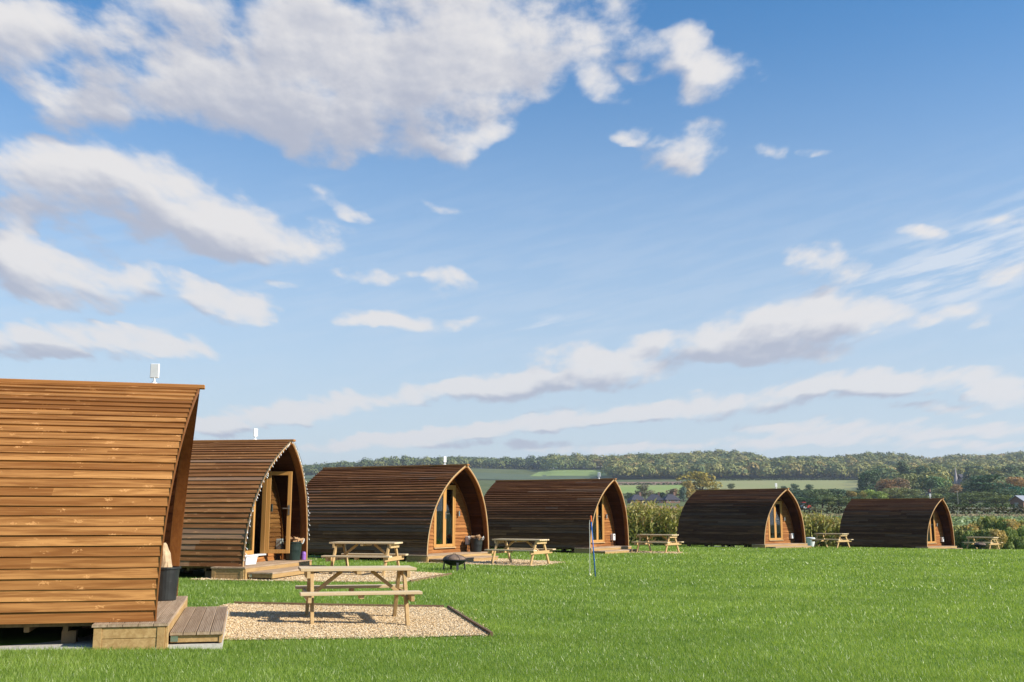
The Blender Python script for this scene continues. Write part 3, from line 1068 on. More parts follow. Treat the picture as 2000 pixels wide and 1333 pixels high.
    s0, s1, sw0, sw1 = .156, .690, -1.9, 1.22
    bw = (s1 - s0) / 4
    for k in range(4):
        a0, a1 = s0 + k * bw + .004, s0 + (k + 1) * bw - .004
        t = r.random()
        mb.box((a0, sw0, -.135), (a1, sw1, -.110), t)
        for g in range(7):
            g0 = a0 + (a1 - a0) * (g + .12) / 7
            g1 = a0 + (a1 - a0) * (g + .78) / 7
            mb.box((g0, sw0 + .001, -.1098), (g1, sw1 - .001, -.103), t)
    step = mb.build('step', M['deck'], root, up)
    mb = MB()
    mb.box((s0 + .01, sw0 + .03, -.21), (s1 - .045, sw0 + .06, -.137), .6)
    mb.box((s1 - .044, sw0 + .02, -.22), (s1 - .012, sw1 - .02, -.1365), .3)
    mb.build('fascia', M['fascia'], step, bevel=.003)
    if i < 2:
        mb = MB(); mb.box((s0 + .012, sw0 + .022, -.20), (s0 + .085, sw0 + .029, -.145), .5)
        mb.build('bracket', M['steel'], step)
    # wall lamp, electric box
    mb = MB()
    mb.box((WALL_X + .022, .80, 1.12), (WALL_X + .04, .86, 1.24), .5)
    mb.tube([(WALL_X + .075, .83, 1.10), (WALL_X + .075, .83, 1.26)], .034, 12)
    mb.build('wall_lamp', M['steel'], root, up)
    mb = MB()
    mb.box((WALL_X + .02, 1.30, .22), (WALL_X + .15, 1.49, .48), .5)
    bx = mb.build('electric_box', M['white'], root, up, bevel=.012)
    mb = MB(); mb.box((WALL_X + .1495, 1.36, .38), (WALL_X + .1535, 1.42, .44))
    mb.build('socket_cover', M['black'], bx)
    mb = MB(); mb.tube([(WALL_X + .06, 1.34, .22), (WALL_X + .05, 1.34, .02)], .012, 6); mb.tube([(WALL_X + .06, 1.44, .22), (WALL_X + .05, 1.45, .02)], .012, 6)
    mb.build('cable', M['black'], bx)
    # wifi antenna on the ridge
    an = bpy.data.objects.new('antenna', None); COL.objects.link(an)
    an.parent = root; an.location = (antenna_x, 0, BASE + POD_H + .032); an.rotation_euler = (0, 0, antenna_rz)
    mb = MB()
    mb.lathe([(.045, 0), (.042, .008), (.018, .02), (.013, .03), (.013, .075)], 12, closed_top=True)
    mb.tube([(0, 0, .04), (-.05, .01, .0)], .006, 6)
    mb.build('mount', M['white'], an)
    mb = MB(); mb.box((-.055, -.012, .07), (.055, .016, .25))
    mb.build('panel', M['white'], an, bevel=.008)
    return root


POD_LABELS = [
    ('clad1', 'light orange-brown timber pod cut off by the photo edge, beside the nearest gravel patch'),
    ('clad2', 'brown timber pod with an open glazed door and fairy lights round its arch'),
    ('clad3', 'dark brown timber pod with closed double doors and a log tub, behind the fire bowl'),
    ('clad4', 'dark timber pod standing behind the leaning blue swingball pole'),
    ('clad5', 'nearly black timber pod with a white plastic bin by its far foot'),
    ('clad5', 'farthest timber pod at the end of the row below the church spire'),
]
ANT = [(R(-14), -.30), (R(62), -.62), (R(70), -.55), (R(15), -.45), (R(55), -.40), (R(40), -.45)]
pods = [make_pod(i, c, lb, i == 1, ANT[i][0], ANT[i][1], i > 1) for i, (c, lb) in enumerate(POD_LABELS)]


def on_pod(i, l, w, z=0.0):
    """a point given along / across / above the deck of a pod"""
    x, y, a, zb = PODS[i]
    c, s = math.cos(R(a)), math.sin(R(a))
    return (x + c * l - s * w, y + s * l + c * w, zb + z)


# slabs under the pods
for i in range(6):
    x, y, a, zb = PODS[i]
    mb = MB(); mb.box((-POD_L - .3, -1.93, -.16), (.685, 1.9, 0.0))
    o = mb.build('concrete_slab', M['concrete'], None, (x, y, zb - BASE + (.022 if i == 0 else .0 if i < 3 else -.02)))
    o.rotation_euler = (0, 0, R(a))
    tag(o, kind='structure')

# bed seen through the open door
x, y, z = on_pod(1, -2.2, .6)
bed = empty('bed', (x, y, z + .078), R(-9.7), 'bed with pale linen inside the pod with the open door', 'bed')
mb = MB(); mb.box((-.95, -.7, 0), (.95, .7, .32), .4); mb.build('bed_base', M['post'], bed)
mb = MB(); mb.box((-.94, -.69, .321), (.94, .69, .54)); mb.build('mattress', M['linen'], bed, bevel=.05)
mb = MB(); mb.box((.45, -.6, .541), (.9, .1, .66)); mb.build('pillow', M['linen'], bed, bevel=.05)

# fairy lights round the arch of the second pod
def fairy():
    x, y, a, zb = PODS[1]
    root = empty('fairy_lights', (x, y, zb), R(a), 'string of small white bulbs hung round the arch of the open pod', 'fairy lights')
    r = random.Random(5)
    path, bulbs = [], []
    S = [(-1, ARC_N * k / 60) for k in range(3, 61)] + [(1, ARC_N * (60 - k) / 60) for k in range(1, 53)]
    for n, (side, s) in enumerate(S):
        w, z, nw, nz = prof(s)
        off = .030
        p = Vector((xfront(z) + .028, side * (w + nw * off), z + nz * off))
        path.append(p)
        if n % 2 == 0 or r.random() < .12:
            bulbs.append((p, side))
    mb = MB(); mb.tube(path, .005, 5)
    mb.build('cord', M['wire'], root)
    b = MB()
    b.lathe([(.003, 0), (.004, -.05), (.011, -.055), (.014, -.075), (.010, -.098), (.003, -.105)], 8, closed_bottom=False)
    proto = b.build('bulb', M['bulb'], root, smooth=True)
    for k, (p, side) in enumerate(bulbs[:100]):
        o = proto if k == 0 else proto.copy()
        if k:
            COL.objects.link(o)
        o.parent = root
        o.location = p + Vector((.004, 0, -.004))
        o.rotation_euler = (r.uniform(-.5, .5), r.uniform(-.6, .3), 0)
        sc = r.uniform(.55, .8); o.scale = (sc, sc, sc)


fairy()

# ------------------------------------------------------------------ picnic tables
def make_table(label):
    r = random.Random(40)
    root = empty('picnic_table', (0, 0, 0), 0, label, 'picnic table', 'pine picnic tables beside the pods')
    mb = MB()
    for k in range(5):
        w = -.335 + k * .135
        mb.box((-.76 + r.uniform(-.004, .004), w, .675), (.76 + r.uniform(-.004, .004), w + .127, .712), r.random())
    mb.build('tabletop', M['pine_top'], root, bevel=.004)
    for s in (-1, 1):
        mb = MB()
        for k in range(2):
            w = s * .66 - .115 + k * .118
            mb.box((-.775, w, .395), (.775, w + .112, .432), r.random())
        mb.build('bench', M['pine_top'], root, bevel=.004)
    for l in (-.61, .61):
        for s in (-1, 1):
            mb = MB()
            mb.bar((l, s * .66, -.03), (l, s * .235, .674), .045, .085, r.random(), up=(0, 1, 0))
            mb.build('leg', M['pine_leg'], root, bevel=.003)
    mb = MB()
    for l in (-.656, .656):
        q = l - .022 if l > 0 else l - .022
        mb.box((q, -.75, .305), (q + .044, .75, .394), r.random())     # bench bearers
        mb.box((q, -.34, .586), (q + .044, .34, .674), r.random())     # top bearers
    mb.box((-.03, -.74, .345), (.03, -.56, .394), .5)
    mb.box((-.03, .56, .345), (.03, .74, .394), .5)
    mb.box((-.03, -.33, .630), (.03, .33, .674), .4)
    mb.build('bearer', M['pine'], root, bevel=.003)
    for s in (-1, 1):
        mb = MB()
        mb.bar((s * .615, 0, .34), (s * .20, 0, .66), .085, .045, r.random(), up=(0, 0, 1))
        mb.build('brace', M['pine'], root, bevel=.003)
    return root


def copy_tree(o, parent=None):
    c = o.copy()
    COL.objects.link(c)
    if parent is not None:
        c.parent = parent
    for ch in list(o.children):
        copy_tree(ch, c)
    return c


TABLES = [(-2.09, 14.45, 14, 'nearest pine picnic table, standing on the pea gravel in front of the cut-off pod'),
          (-3.28, 24.04, -10, 'pine picnic table behind the nearest one, in front of the open pod with fairy lights'),
          (.26, 30.75, -26, 'pine picnic table on gravel just right of the black fire bowl on the lawn'),
          (5.80, 42.2, -33, 'pine picnic table in front of the tall crop strip, between two dark pods'),
          (16.0, 53.2, -45, 'pine picnic table between the white plastic bin and the last pod'),
          (25.75, 58.2, -48, 'farthest pine picnic table, beyond the last pod in front of the scrub bank')]
tproto = make_table(TABLES[0][3])
for k, (x, y, a, lb) in enumerate(TABLES):
    o = tproto if k == 0 else copy_tree(tproto)
    o.location = (x, y, float(lawn_z(x, y)) + .012)
    o.rotation_euler = (0, 0, R(a))
    o['label'] = lb

# ------------------------------------------------------------------ gravel patches with board edging
PADS = [[(-3.22, 11.75), (-1.77, 12.45), (-0.27, 13.22), (-1.01, 16.7), (-4.3, 16.2), (-4.0, 13.5)],
        [(-6.4, 21.05), (-3.85, 21.29), (-2.1, 21.88), (-1.42, 24.82), (-3.2, 26.0), (-5.0, 25.4), (-5.0, 22.6)],
        [(-2.7, 30.4), (-1.1, 29.9), (0.59, 29.75), (1.63, 32.3), (-0.6, 34.3), (-1.6, 32.6)],
        [(4.51, 41.5), (6.41, 40.9), (6.85, 42.8), (4.73, 43.6)]]
k = NT('pea_gravel_bed')
n1 = k.noise(k.pos((1, 1, 1)), 55, 4, 0.7)
m_bed = k.done(k.mix(k.rng(n1, .35, .65), (.30, .21, .12), (.62, .50, .35)), .9, .2)
m_pebble = leafy('pebbles', [(.34, .21, .10), (.62, .43, .22), (.75, .57, .34), (.80, .68, .48), (.54, .37, .19), (.70, .48, .24)], .75, 0.0)


def inside(poly, x, y):
    p = np.array(poly); res = np.zeros(np.shape(x), bool)
    for i in range(len(p)):
        (x1, y1), (x2, y2) = p[i], p[(i + 1) % len(p)]
        c = ((y1 > y) != (y2 > y)) & (x < (x2 - x1) * (y - y1) / (y2 - y1 + 1e-12) + x1)
        res ^= c
    return res


def pebbles(poly, dens, size, name):
    p = np.array(poly)
    lo, hi = p.min(0), p.max(0)
    n = int(dens * np.prod(hi - lo))
    x, y = rng.uniform(lo[0], hi[0], n), rng.uniform(lo[1], hi[1], n)
    ok = inside(poly, x + rng.normal(0, .06, n), y + rng.normal(0, .06, n)) | (inside(poly, x + rng.normal(0, .2, n), y + rng.normal(0, .2, n)) & (rng.random(n) < .05))
    x, y = x[ok], y[ok]
    n = len(x)
    z = lawn_z(x, y) + .016 + rng.uniform(0, .012, n)
    s = size * rng.uniform(.6, 1.4, n)
    # squashed, turned octahedra
    base = np.array([(1, 0, 0), (0, 1, 0), (-1, 0, 0), (0, -1, 0), (0, 0, 1), (0, 0, -1)], float)
    F = np.array([(0, 1, 4), (1, 2, 4), (2, 3, 4), (3, 0, 4)])
    a = rng.uniform(0, 6.283, n); tl = rng.uniform(-.5, .5, (n, 2))
    B = np.repeat(base[None], n, 0) * np.stack([np.ones(n), rng.uniform(.55, .9, n), rng.uniform(.4, .8, n)], -1)[:, None, :]
    B += rng.uniform(-.18, .18, B.shape)
    c, sn = np.cos(a)[:, None], np.sin(a)[:, None]
    X = B[..., 0] * c - B[..., 1] * sn; Y = B[..., 0] * sn + B[..., 1] * c
    Z = B[..., 2] + X * tl[:, :1] + Y * tl[:, 1:]
    P = np.stack([X, Y, Z], -1) * s[:, None, None] + np.stack([x, y, z], -1)[:, None, :]
    T = P[:, F].reshape(-1, 3, 3)
    me = tri_mesh(name, T, 3, np.repeat(rng.random(n), 4), m_pebble)
    o = bpy.data.objects.new(name, me); COL.objects.link(o)
    return tag(o, 'loose pale pea gravel', 'gravel', kind='stuff')


for j, poly in enumerate(PADS):
    me = bpy.data.meshes.new('gravel_patch')
    # fill the outline with a fine grid so that it follows the ground
    p = np.array(poly); c = p.mean(0)
    V, Fc = [], []
    rings = 10
    dense = []
    for i in range(len(p)):
        for u in np.linspace(0, 1, 8, endpoint=False):
            dense.append(p[i] * (1 - u) + p[(i + 1) % len(p)] * u)
    dense = np.array(dense)
    nD = len(dense)
    for q in range(rings + 1):
        for d in dense:
            P = c + (d - c) * q / rings
            V.append((P[0], P[1], float(lawn_z(P[0], P[1])) + .012))
    for q in range(rings):
        for i in range(nD):
            i2 = (i + 1) % nD
            Fc.append((q * nD + i, (q + 1) * nD + i, (q + 1) * nD + i2, q * nD + i2))
    me.from_pydata(V, [], Fc)
    me.materials.append(m_bed)
    o = bpy.data.objects.new('gravel_patch', me); COL.objects.link(o)
    tag(o, kind='structure')
    pebbles(poly, (4600, 1800, 900, 400)[j], (.0108, .016, .022, .032)[j], 'pea_gravel')


def edging(p, q, label):
    n = 6
    mb = MB()
    for i in range(n):
        a = Vector((*p, 0)).lerp(Vector((*q, 0)), i / n); b = Vector((*p, 0)).lerp(Vector((*q, 0)), (i + 1) / n)
        a.z = float(lawn_z(a.x, a.y)) + .01; b.z = float(lawn_z(b.x, b.y)) + .01
        mb.bar(a, b, .035, .09, .4)
    o = mb.build('edging_board', M['edging'])
    tag(o, label, 'edging', 'boards edging the gravel')


edging((-0.24, 13.15), (-0.98, 16.72), 'weathered board along the right side of the nearest gravel patch')
edging((-1.05, 16.74), (-4.2, 16.28), 'weathered board along the back of the nearest gravel patch')
edging((-2.06, 21.85), (-1.40, 24.82), 'board edging the second gravel patch beside the fire bowl')

# ------------------------------------------------------------------ log tubs, sack, small things on the decks
def make_tub(loc, mat, label, rt=.20, rb=.155, h=.42, handles=True, rz=0.0):
    root = empty('log_tub', loc, rz, label, 'tub')
    mb = MB()
    mb.lathe([(rb, .0), (rb * 1.02, .01), ((rb + rt) / 2 * 1.0, h * .5), (rt * .985, h * .93), (rt + .014, h * .94), (rt + .014, h), (rt - .008, h), (rt * .93, h * .55), (rb * .93, .03)], 28, closed_top=True)
    mb.build('tub_wall', mat, root, smooth=False)
    if handles:
        for s in (-1, 1):
            mb = MB()
            mb.tube([(s * (rt + .004), -.06, h - .05), (s * (rt + .035), -.055, h + .015), (s * (rt + .04), 0, h + .06), (s * (rt + .035), .055, h + .015), (s * (rt + .004), .06, h - .05)], .011, 7)
            mb.build('handle', M['rope'], root)
    return root


def fill_logs(loc, n, rad, h, label, group, seed):
    r = random.Random(seed)
    for k in range(n):
        mb = MB()
        L, w = r.uniform(.20, .28), r.uniform(.045, .075)
        # a split log: wedge section
        sec = [(0, 0), (w, .01), (w * .95, w * .55), (w * .5, w * 1.0), (.0, w * .7)]
        jj = [(a + r.uniform(-.008, .008), b + r.uniform(-.008, .008)) for a, b in sec]
        A = [(-L / 2, a, b) for a, b in jj]; B = [(L / 2, a * r.uniform(.9, 1.1), b) for a, b in jj]
        t = r.random()
        mb.face(A[::-1], t); mb.face(B, t)
        for i in range(5):
            mb.face((A[i], A[(i + 1) % 5], B[(i + 1) % 5], B[i]), t)
        a = r.uniform(0, 6.28); q = rad * math.sqrt(r.random()) * .62
        o = mb.build('firewood_log', M['log'], None, (loc[0] + q * math.cos(a), loc[1] + q * math.sin(a), loc[2] + h - .06 + r.uniform(0, .07) + (.045 if k > n * .6 else 0)))
        o.rotation_euler = (r.uniform(-.6, .6), r.uniform(-.55, .55), r.uniform(0, 6.28))
        tag(o, label, 'log', group)


p = on_pod(0, -.12, 1.05)
make_tub(p, M['black'], 'black plastic tub holding a paper sack on the nearest deck', .185, .155, .42, False)
# crumpled paper sack standing in the tub
rr = random.Random(3)
mb = MB()
ph = [rr.uniform(0, 6.28) for _ in range(6)]
mb.lathe([(.12, 0), (.155, .10), (.165, .22), (.15, .34), (.135, .44), (.10, .54), (.075, .585), (.055, .645), (.035, .675)], 22, closed_top=True,
         jig=lambda a, z: 1 + .10 * math.sin(3 * a + ph[0] + z * 9) + .07 * math.sin(5 * a + ph[1] - z * 14) + .05 * math.sin(8 * a + ph[2] + z * 23))
o = mb.build('paper_sack', M['paper'], None, (p[0], p[1], p[2] + .05))
o.rotation_euler = (.04, -.06, .4)
o.scale = (.80, .80, 1.0)
tag(o, 'crumpled brown paper sack poking out of the black tub on the nearest deck', 'sack')

p = on_pod(1, -.18, 1.37)
make_tub(p, M['green_tub'], 'dark green log tub beside the open door of the pod with fairy lights', .205, .16, .42, True, R(5))
fill_logs(p, 13, .2, .42, 'split firewood log heaped in the tub beside the open door', 'logs in the tub by the open door', 11)
p = on_pod(2, -.17, 1.30)
make_tub(p, M['black'], 'black log tub beside the closed doors of the pod behind the fire bowl', .205, .16, .42, True, R(-20))
fill_logs(p, 13, .2, .42, 'split firewood log heaped in the tub behind the fire bowl', 'logs in the tub behind the fire bowl', 12)

p = on_pod(1, -.02, 1.63)
can = MB()
can.lathe([(.055, 0), (.058, .006), (.058, .145), (.052, .16), (.050, .175), (.040, .178), (.040, .186)], 20, closed_top=True)
tag(can.build('flask', M['purple'], None, p, smooth=False), 'purple cylindrical flask on the deck beside the green log tub', 'flask')
p = on_pod(1, -.28, -1.02)
crate = empty('storage_box', p, R(-9.7 + 84), 'low white plastic box on the deck under the open pod doorway', 'box')
mb = MB()
mb.hexa([(-.21, -.13, 0), (.21, -.13, 0), (.21, .13, 0), (-.21, .13, 0), (-.235, -.15, .15), (.235, -.15, .15), (.235, .15, .15), (-.235, .15, .15)], .5)
mb.build('box_wall', M['white'], crate, bevel=.01)
mb = MB(); mb.box((-.245, -.16, .151), (.245, .16, .168)); mb.build('lid', M['offwhite'], crate, bevel=.005)
p = on_pod(5, -.30, -1.55)
mb = MB(); mb.hexa([(-.10, -.07, 0), (.10, -.07, 0), (.10, .07, 0), (-.10, .07, 0), (-.115, -.08, .20), (.115, -.08, .20), (.115, .08, .20), (-.115, .08, .20)], .5)
tag(mb.build('storage_box', M['white'], None, (p[0], p[1], p[2] + .05), bevel=.01), 'small white plastic box on the deck of the farthest pod', 'box')
x, y = 16.35, 58.2
bn = empty('plastic_bin', (x, y, float(lawn_z(x, y)) - .02), .3, 'pale translucent plastic bin standing beside the nearly black pod', 'bin')
mb = MB(); mb.lathe([(.19, 0), (.20, .02), (.235, .48), (.25, .49), (.25, .52)], 20); mb.build('bin_wall', M['offwhite'], bn)
mb = MB(); mb.lathe([(.255, .521), (.255, .55), (.20, .575), (.05, .585)], 20, closed_top=True); mb.build('lid', M['white'], bn)

# ------------------------------------------------------------------ fire bowls
def make_fire(loc, label, rz):
    root = empty('fire_bowl', loc, rz, label, 'fire pit', 'black fire bowls on the lawn')
    mb = MB()
    mb.lathe([(.03, .115), (.12, .128), (.21, .165), (.275, .225), (.30, .262), (.335, .268), (.335, .282), (.29, .280), (.26, .24), (.18, .17), (.03, .13)], 32, closed_top=True)
    mb.build('bowl', M['iron'], root)
    mb = MB()
    for k in range(4):
        a = k * math.pi / 2 + .35
        d = Vector((math.cos(a), math.sin(a), 0))
        mb = MB()
        mb.bar(d * .285 + Vector((0, 0, -.02)), d * .255 + Vector((0, 0, .255)), .055, .022, .5, up=(d.x, d.y, 0))
        mb.build('leg', M['iron'], root)
    mb = MB()
    mb.lathe([(.25, .05), (.25, .058), (.235, .058), (.235, .05)], 28, closed_bottom=False)
    mb.build('leg_ring', M['iron'], root)
    lid = MB()
    lid.lathe([(.292, .286), (.292, .294), (.278, .294), (.278, .286)], 30, closed_bottom=False)
    for k in range(6):
        a = k * math.pi / 3
        pts = []
        for j in range(7):
            t = j / 6 * math.pi / 2
            q = .285 * math.cos(t)
            pts.append((q * math.cos(a), q * math.sin(a), .29 + .135 * math.sin(t)))
        lid.tube(pts, .006, 5)
    L = lid.build('spark_guard', M['iron'], root)
    mb = MB()
    pr = [(.280 * math.cos(t), .29 + .130 * math.sin(t)) for t in np.linspace(.02, math.pi / 2 - .05, 9)]
    mb.lathe(pr, 30, closed_bottom=False, closed_top=True)
    mb.build('mesh', M['mesh_lid'], L, smooth=True)
    mb = MB(); mb.tube([(-.03, 0, .42), (-.03, 0, .452), (.03, 0, .452), (.03, 0, .42)], .006, 6); mb.build('handle', M['iron'], L)
    return root


fb = make_fire((-1.43, 26.75, float(lawn_z(-1.43, 26.75)) + .02), 'black fire bowl with a domed mesh guard on the grass before the third pod', 0)
fb.scale = (1, 1, .9)
f2 = copy_tree(fb)
f2.location = (24.2, 55.0, float(lawn_z(24.2, 55.0)) + .02)
f2.rotation_euler = (0, 0, .8)
f2['label'] = 'small dark fire bowl in front of the farthest picnic table'

# ------------------------------------------------------------------ swingball pole with its ball on a cord
x, y = 2.01, 25.6
z = float(lawn_z(x, y))
sw = empty('swingball_set', (x, y, z), 0, 'leaning blue swingball pole with orange top and a ball on a white cord', 'garden game')
top = Vector((-.085, .03, 1.30))
mb = MB(); mb.tube([(0, 0, -.05), tuple(top * .5), tuple(top)], [.016, .0145, .013], 10); mb.build('pole', M['blue'], sw, smooth=True)
mb = MB(); mb.tube([tuple(top), tuple(top * 1.02), tuple(top * 1.10), tuple(top * 1.115)], [.017, .023, .022, .014], 10); mb.build('cap', M['orange'], sw)
mb = MB(); mb.tube([tuple(top * 1.0), (-.125, .01, 1.34), (-.131, .0, 1.25), (-.131, .0, .09)], .0055, 6); mb.build('cord', M['rope'], sw)
mb = MB(); mb.lathe([(.034 * math.sin(t), .05 - .034 * math.cos(t)) for t in np.linspace(.05, math.pi - .05, 9)], 14, centre=(-.131, 0, .0), closed_top=True)
mb.build('ball', M['ball'], sw, smooth=True)

# ------------------------------------------------------------------ lawn grass
m_grass = leafy('grass_blades', [(.10, .185, .020), (.215, .33, .040), (.335, .465, .078), (.43, .56, .12), (.54, .63, .21), (.78, .79, .50)], .36, .48, spec=.6, patch=.36)
EXCL = list(PADS)
for i in range(6):
    EXCL.append([on_pod(i, l, w)[:2] for l, w in ((-POD_L - .3, -2.05), (.70, -1.93), (.70, 1.26), (.17, 1.8), (-POD_L - .3, 1.9))])


def blades(y0, y1, dens, width, hgt, name):
    half = lambda y: .53 * y + 2.5
    n = int(dens * (y1 - y0) * 2 * half((y0 + y1) / 2))
    y = rng.uniform(y0, y1, n); x = rng.uniform(-1, 1, n) * half(y1)
    ok = np.abs(x) < half(y)
    for poly in EXCL:
        ok &= ~inside(poly, x + rng.normal(0, .025, n), y + rng.normal(0, .025, n))
    x, y = x[ok], y[ok]; n = len(x)
    # clumps: taller and paler tufts, low worn hollows
    cl = np.zeros(n)
    for (f, a, ph) in ((.9, .5, 1.3), (2.1, .35, 4.1), (4.7, .3, 2.2), (9.0, .2, .7)):
        cl += a * np.sin(x * f * 1.1 + ph + 1.7 * np.sin(y * f * .6)) * np.sin(y * f * .8 + ph * 2 + 1.3 * np.sin(x * f * .5))
    z = lawn_z(np.clip(x, -40, 70), y)
    h = hgt * np.clip(rng.normal(1, .28, n) + .28 * cl, .35, 2.0)
    a = rng.uniform(0, 2 * np.pi, n)
    w = width * rng.uniform(.6, 1.3, n) / 2
    lean = rng.uniform(0, 2 * np.pi, n); lm = h * rng.uniform(.1, .95, n)
    P = np.zeros((n, 3, 3))
    P[:, 0] = np.stack([x - w * np.cos(a), y - w * np.sin(a), z - .004], -1)
    P[:, 1] = np.stack([x + w * np.cos(a), y + w * np.sin(a), z - .004], -1)
    P[:, 2] = np.stack([x + lm * np.cos(lean), y + lm * np.sin(lean), z + h], -1)
    t = np.clip(rng.beta(2.2, 2.6, n) * .78 + .10 * cl + .02, 0, .8)
    t = np.where(rng.random(n) < .035, rng.uniform(.85, 1, n), t)
    return P, t


parts = [blades(7.6, 11, 6500, .0048, .036, 'a'), blades(11, 15, 3800, .006, .036, 'b'), blades(15, 22, 1800, .0095, .040, 'c'),
         blades(22, 32, 700, .016, .048, 'd'), blades(32, 46, 330, .025, .052, 'e'), blades(46, 66, 170, .036, .058, 'f')]
GP = np.concatenate([p[0] for p in parts]); GT = np.concatenate([p[1] for p in parts])
me = tri_mesh('lawn_grass', GP, 3, GT, m_grass)
o = bpy.data.objects.new('lawn_grass', me); COL.objects.link(o)
tag(o, 'short mown green lawn grass', 'grass', kind='stuff')
print('grass blades', len(GP))

# ------------------------------------------------------------------ leaves, crops, hedges, trees
def rand_dirs(n):
    v = rng.normal(size=(n, 3))
    return v / np.linalg.norm(v, axis=1, keepdims=True)


def leaf_tris(C, Nrm, size, wild=0.6):
    """one leaf-clump triangle pair (quad) at each centre, facing roughly along the normal"""
    n = len(C)
    nn = Nrm + wild * rand_dirs(n)
    nn /= np.linalg.norm(nn, axis=1, keepdims=True)
    t = np.cross(nn, rand_dirs(n)); t /= np.linalg.norm(t, axis=1, keepdims=True) + 1e-9
    b = np.cross(nn, t)
    s = (np.asarray(size) * rng.uniform(.6, 1.35, n))[:, None]
    k1, k2 = rng.uniform(.55, 1.1, (n, 1)), rng.uniform(.55, 1.1, (n, 1))
    return np.stack([C - t * s * .5 - b * s * .4 * k1, C + t * s * .5 * k2 - b * s * .3, C + t * s * .35 + b * s * .5 * k1, C - t * s * .45 * k2 + b * s * .4], 1)


def crown(lobes, n, size, wild=0.6, inner=0.12):
    """leaf clumps over a set of lobes (cx, cy, cz, rx, ry, rz)"""
    lob = np.array(lobes)
    vol = (lob[:, 3] * lob[:, 4] + lob[:, 3] * lob[:, 5] + lob[:, 4] * lob[:, 5])
    which = rng.choice(len(lob), n, p=vol / vol.sum())
    d = rand_dirs(n)
    rad = 1 - inner * rng.exponential(1, n).clip(0, 4) + rng.normal(0, .05, n)
    q = lob[which]
    C = q[:, :3] + d * q[:, 3:] * rad[:, None]
    nr = d / q[:, 3:]; nr /= np.linalg.norm(nr, axis=1, keepdims=True)
    lt = rng.random(len(lob))
    tint = np.clip(.5 * lt[which] + .5 * rng.random(n), 0, 1)
    return leaf_tris(C, nr, size, wild), tint


m_tree = leafy('tree_leaves', [(.75, .8, .8), (1, 1, 1), (1.25, 1.15, 1.0)], .65, .22, True)
CROWN_COL = {
    'dark': (0.077, 0.126, 0.057), 'darkolive': (0.120, 0.157, 0.057), 'olive': (0.186, 0.217, 0.078), 'green': (0.109, 0.196, 0.065), 'lime': (0.251, 0.326, 0.078),
    'yellow': (0.380, 0.315, 0.074), 'gold': (0.370, 0.273, 0.074), 'rust': (0.326, 0.200, 0.087), 'brown': (0.261, 0.186, 0.099), 'pine': (0.061, 0.122, 0.057),
    'evergreen': (0.043, 0.152, 0.091), 'bluegreen': (0.131, 0.186, 0.126), 'greyolive': (0.196, 0.191, 0.113)}


def tree_proto(seed, kind):
    r = random.Random(seed)
    lobes = []
    if kind == 'round':
        for k in range(13):
            a = r.uniform(0, 6.28); h = r.uniform(.30, .86); q = r.uniform(.05, .30) * (1.15 - abs(h - .5))
            s = r.uniform(.13, .23)
            lobes.append((q * math.cos(a), q * math.sin(a), h, s, s, s * r.uniform(.75, 1)))
    elif kind == 'tall':
        for k in range(12):
            a = r.uniform(0, 6.28); h = r.uniform(.22, .9); q = r.uniform(.0, .2) * (1.1 - h * .8)
            s = r.uniform(.10, .19)
            lobes.append((q * math.cos(a), q * math.sin(a), h, s, s, s * 1.15))
    elif kind == 'spread':
        for k in range(14):
            a = r.uniform(0, 6.28); h = r.uniform(.25, .84); q = r.uniform(.08, .42)
            s = r.uniform(.12, .21)
            lobes.append((q * math.cos(a), q * math.sin(a), h, s * 1.25, s * 1.25, s * .7))
    elif kind == 'pine':
        for k in range(12):
            a = r.uniform(0, 6.28); h = .25 + .68 * k / 11; q = r.uniform(.05, .38) * (1.25 - h)
            s = r.uniform(.12, .20)
            lobes.append((q * math.cos(a), q * math.sin(a), h, s * 1.35, s * 1.35, s * .42))
    P, t = crown(lobes, 1500, .052, .75)
    cm = tri_mesh('tree_crown', P, 4, t, m_tree)
    mb = MB()
    mb.tube([(0, 0, -.04), (.004, .002, .12), (.0, .006, .35), (.01, 0, .62)], [.034, .024, .018, .008], 8)
    for k in range(6):
        l = lobes[k]
        z0 = r.uniform(.2, .42)
        mb.tube([(0, 0, z0), (l[0] * .5, l[1] * .5, (z0 + l[2]) / 2 + .02), (l[0], l[1], l[2])], [.012, .008, .003], 6)
    o = mb.build('trunk', M['bark'])
    tm = o.data
    bpy.data.objects.remove(o)
    return cm, tm


PROTO = {(k, s): tree_proto(900 + 17 * s + 3 * len(k), k) for k in ('round', 'tall', 'spread', 'pine') for s in (0, 1, 2)}


def plant_tree(X, Y, zg, hgt, wid, colour, kind, label, group, rs):
    cm, tm = PROTO[(kind, rs.randrange(3))]
    root = empty('tree', (X, Y, zg), rs.uniform(0, 6.28), label, 'tree', group)
    c = link('crown', cm, None, root); t = link('trunk', tm, None, root)
    ws = wid / .78
    c.scale = t.scale = (ws, ws, hgt)
    col = CROWN_COL[colour]
    j = rs.uniform(.88, 1.14)
    c.color = (col[0] * j * rs.uniform(.94, 1.06), col[1] * j, col[2] * j * rs.uniform(.9, 1.1), 1)
    return root


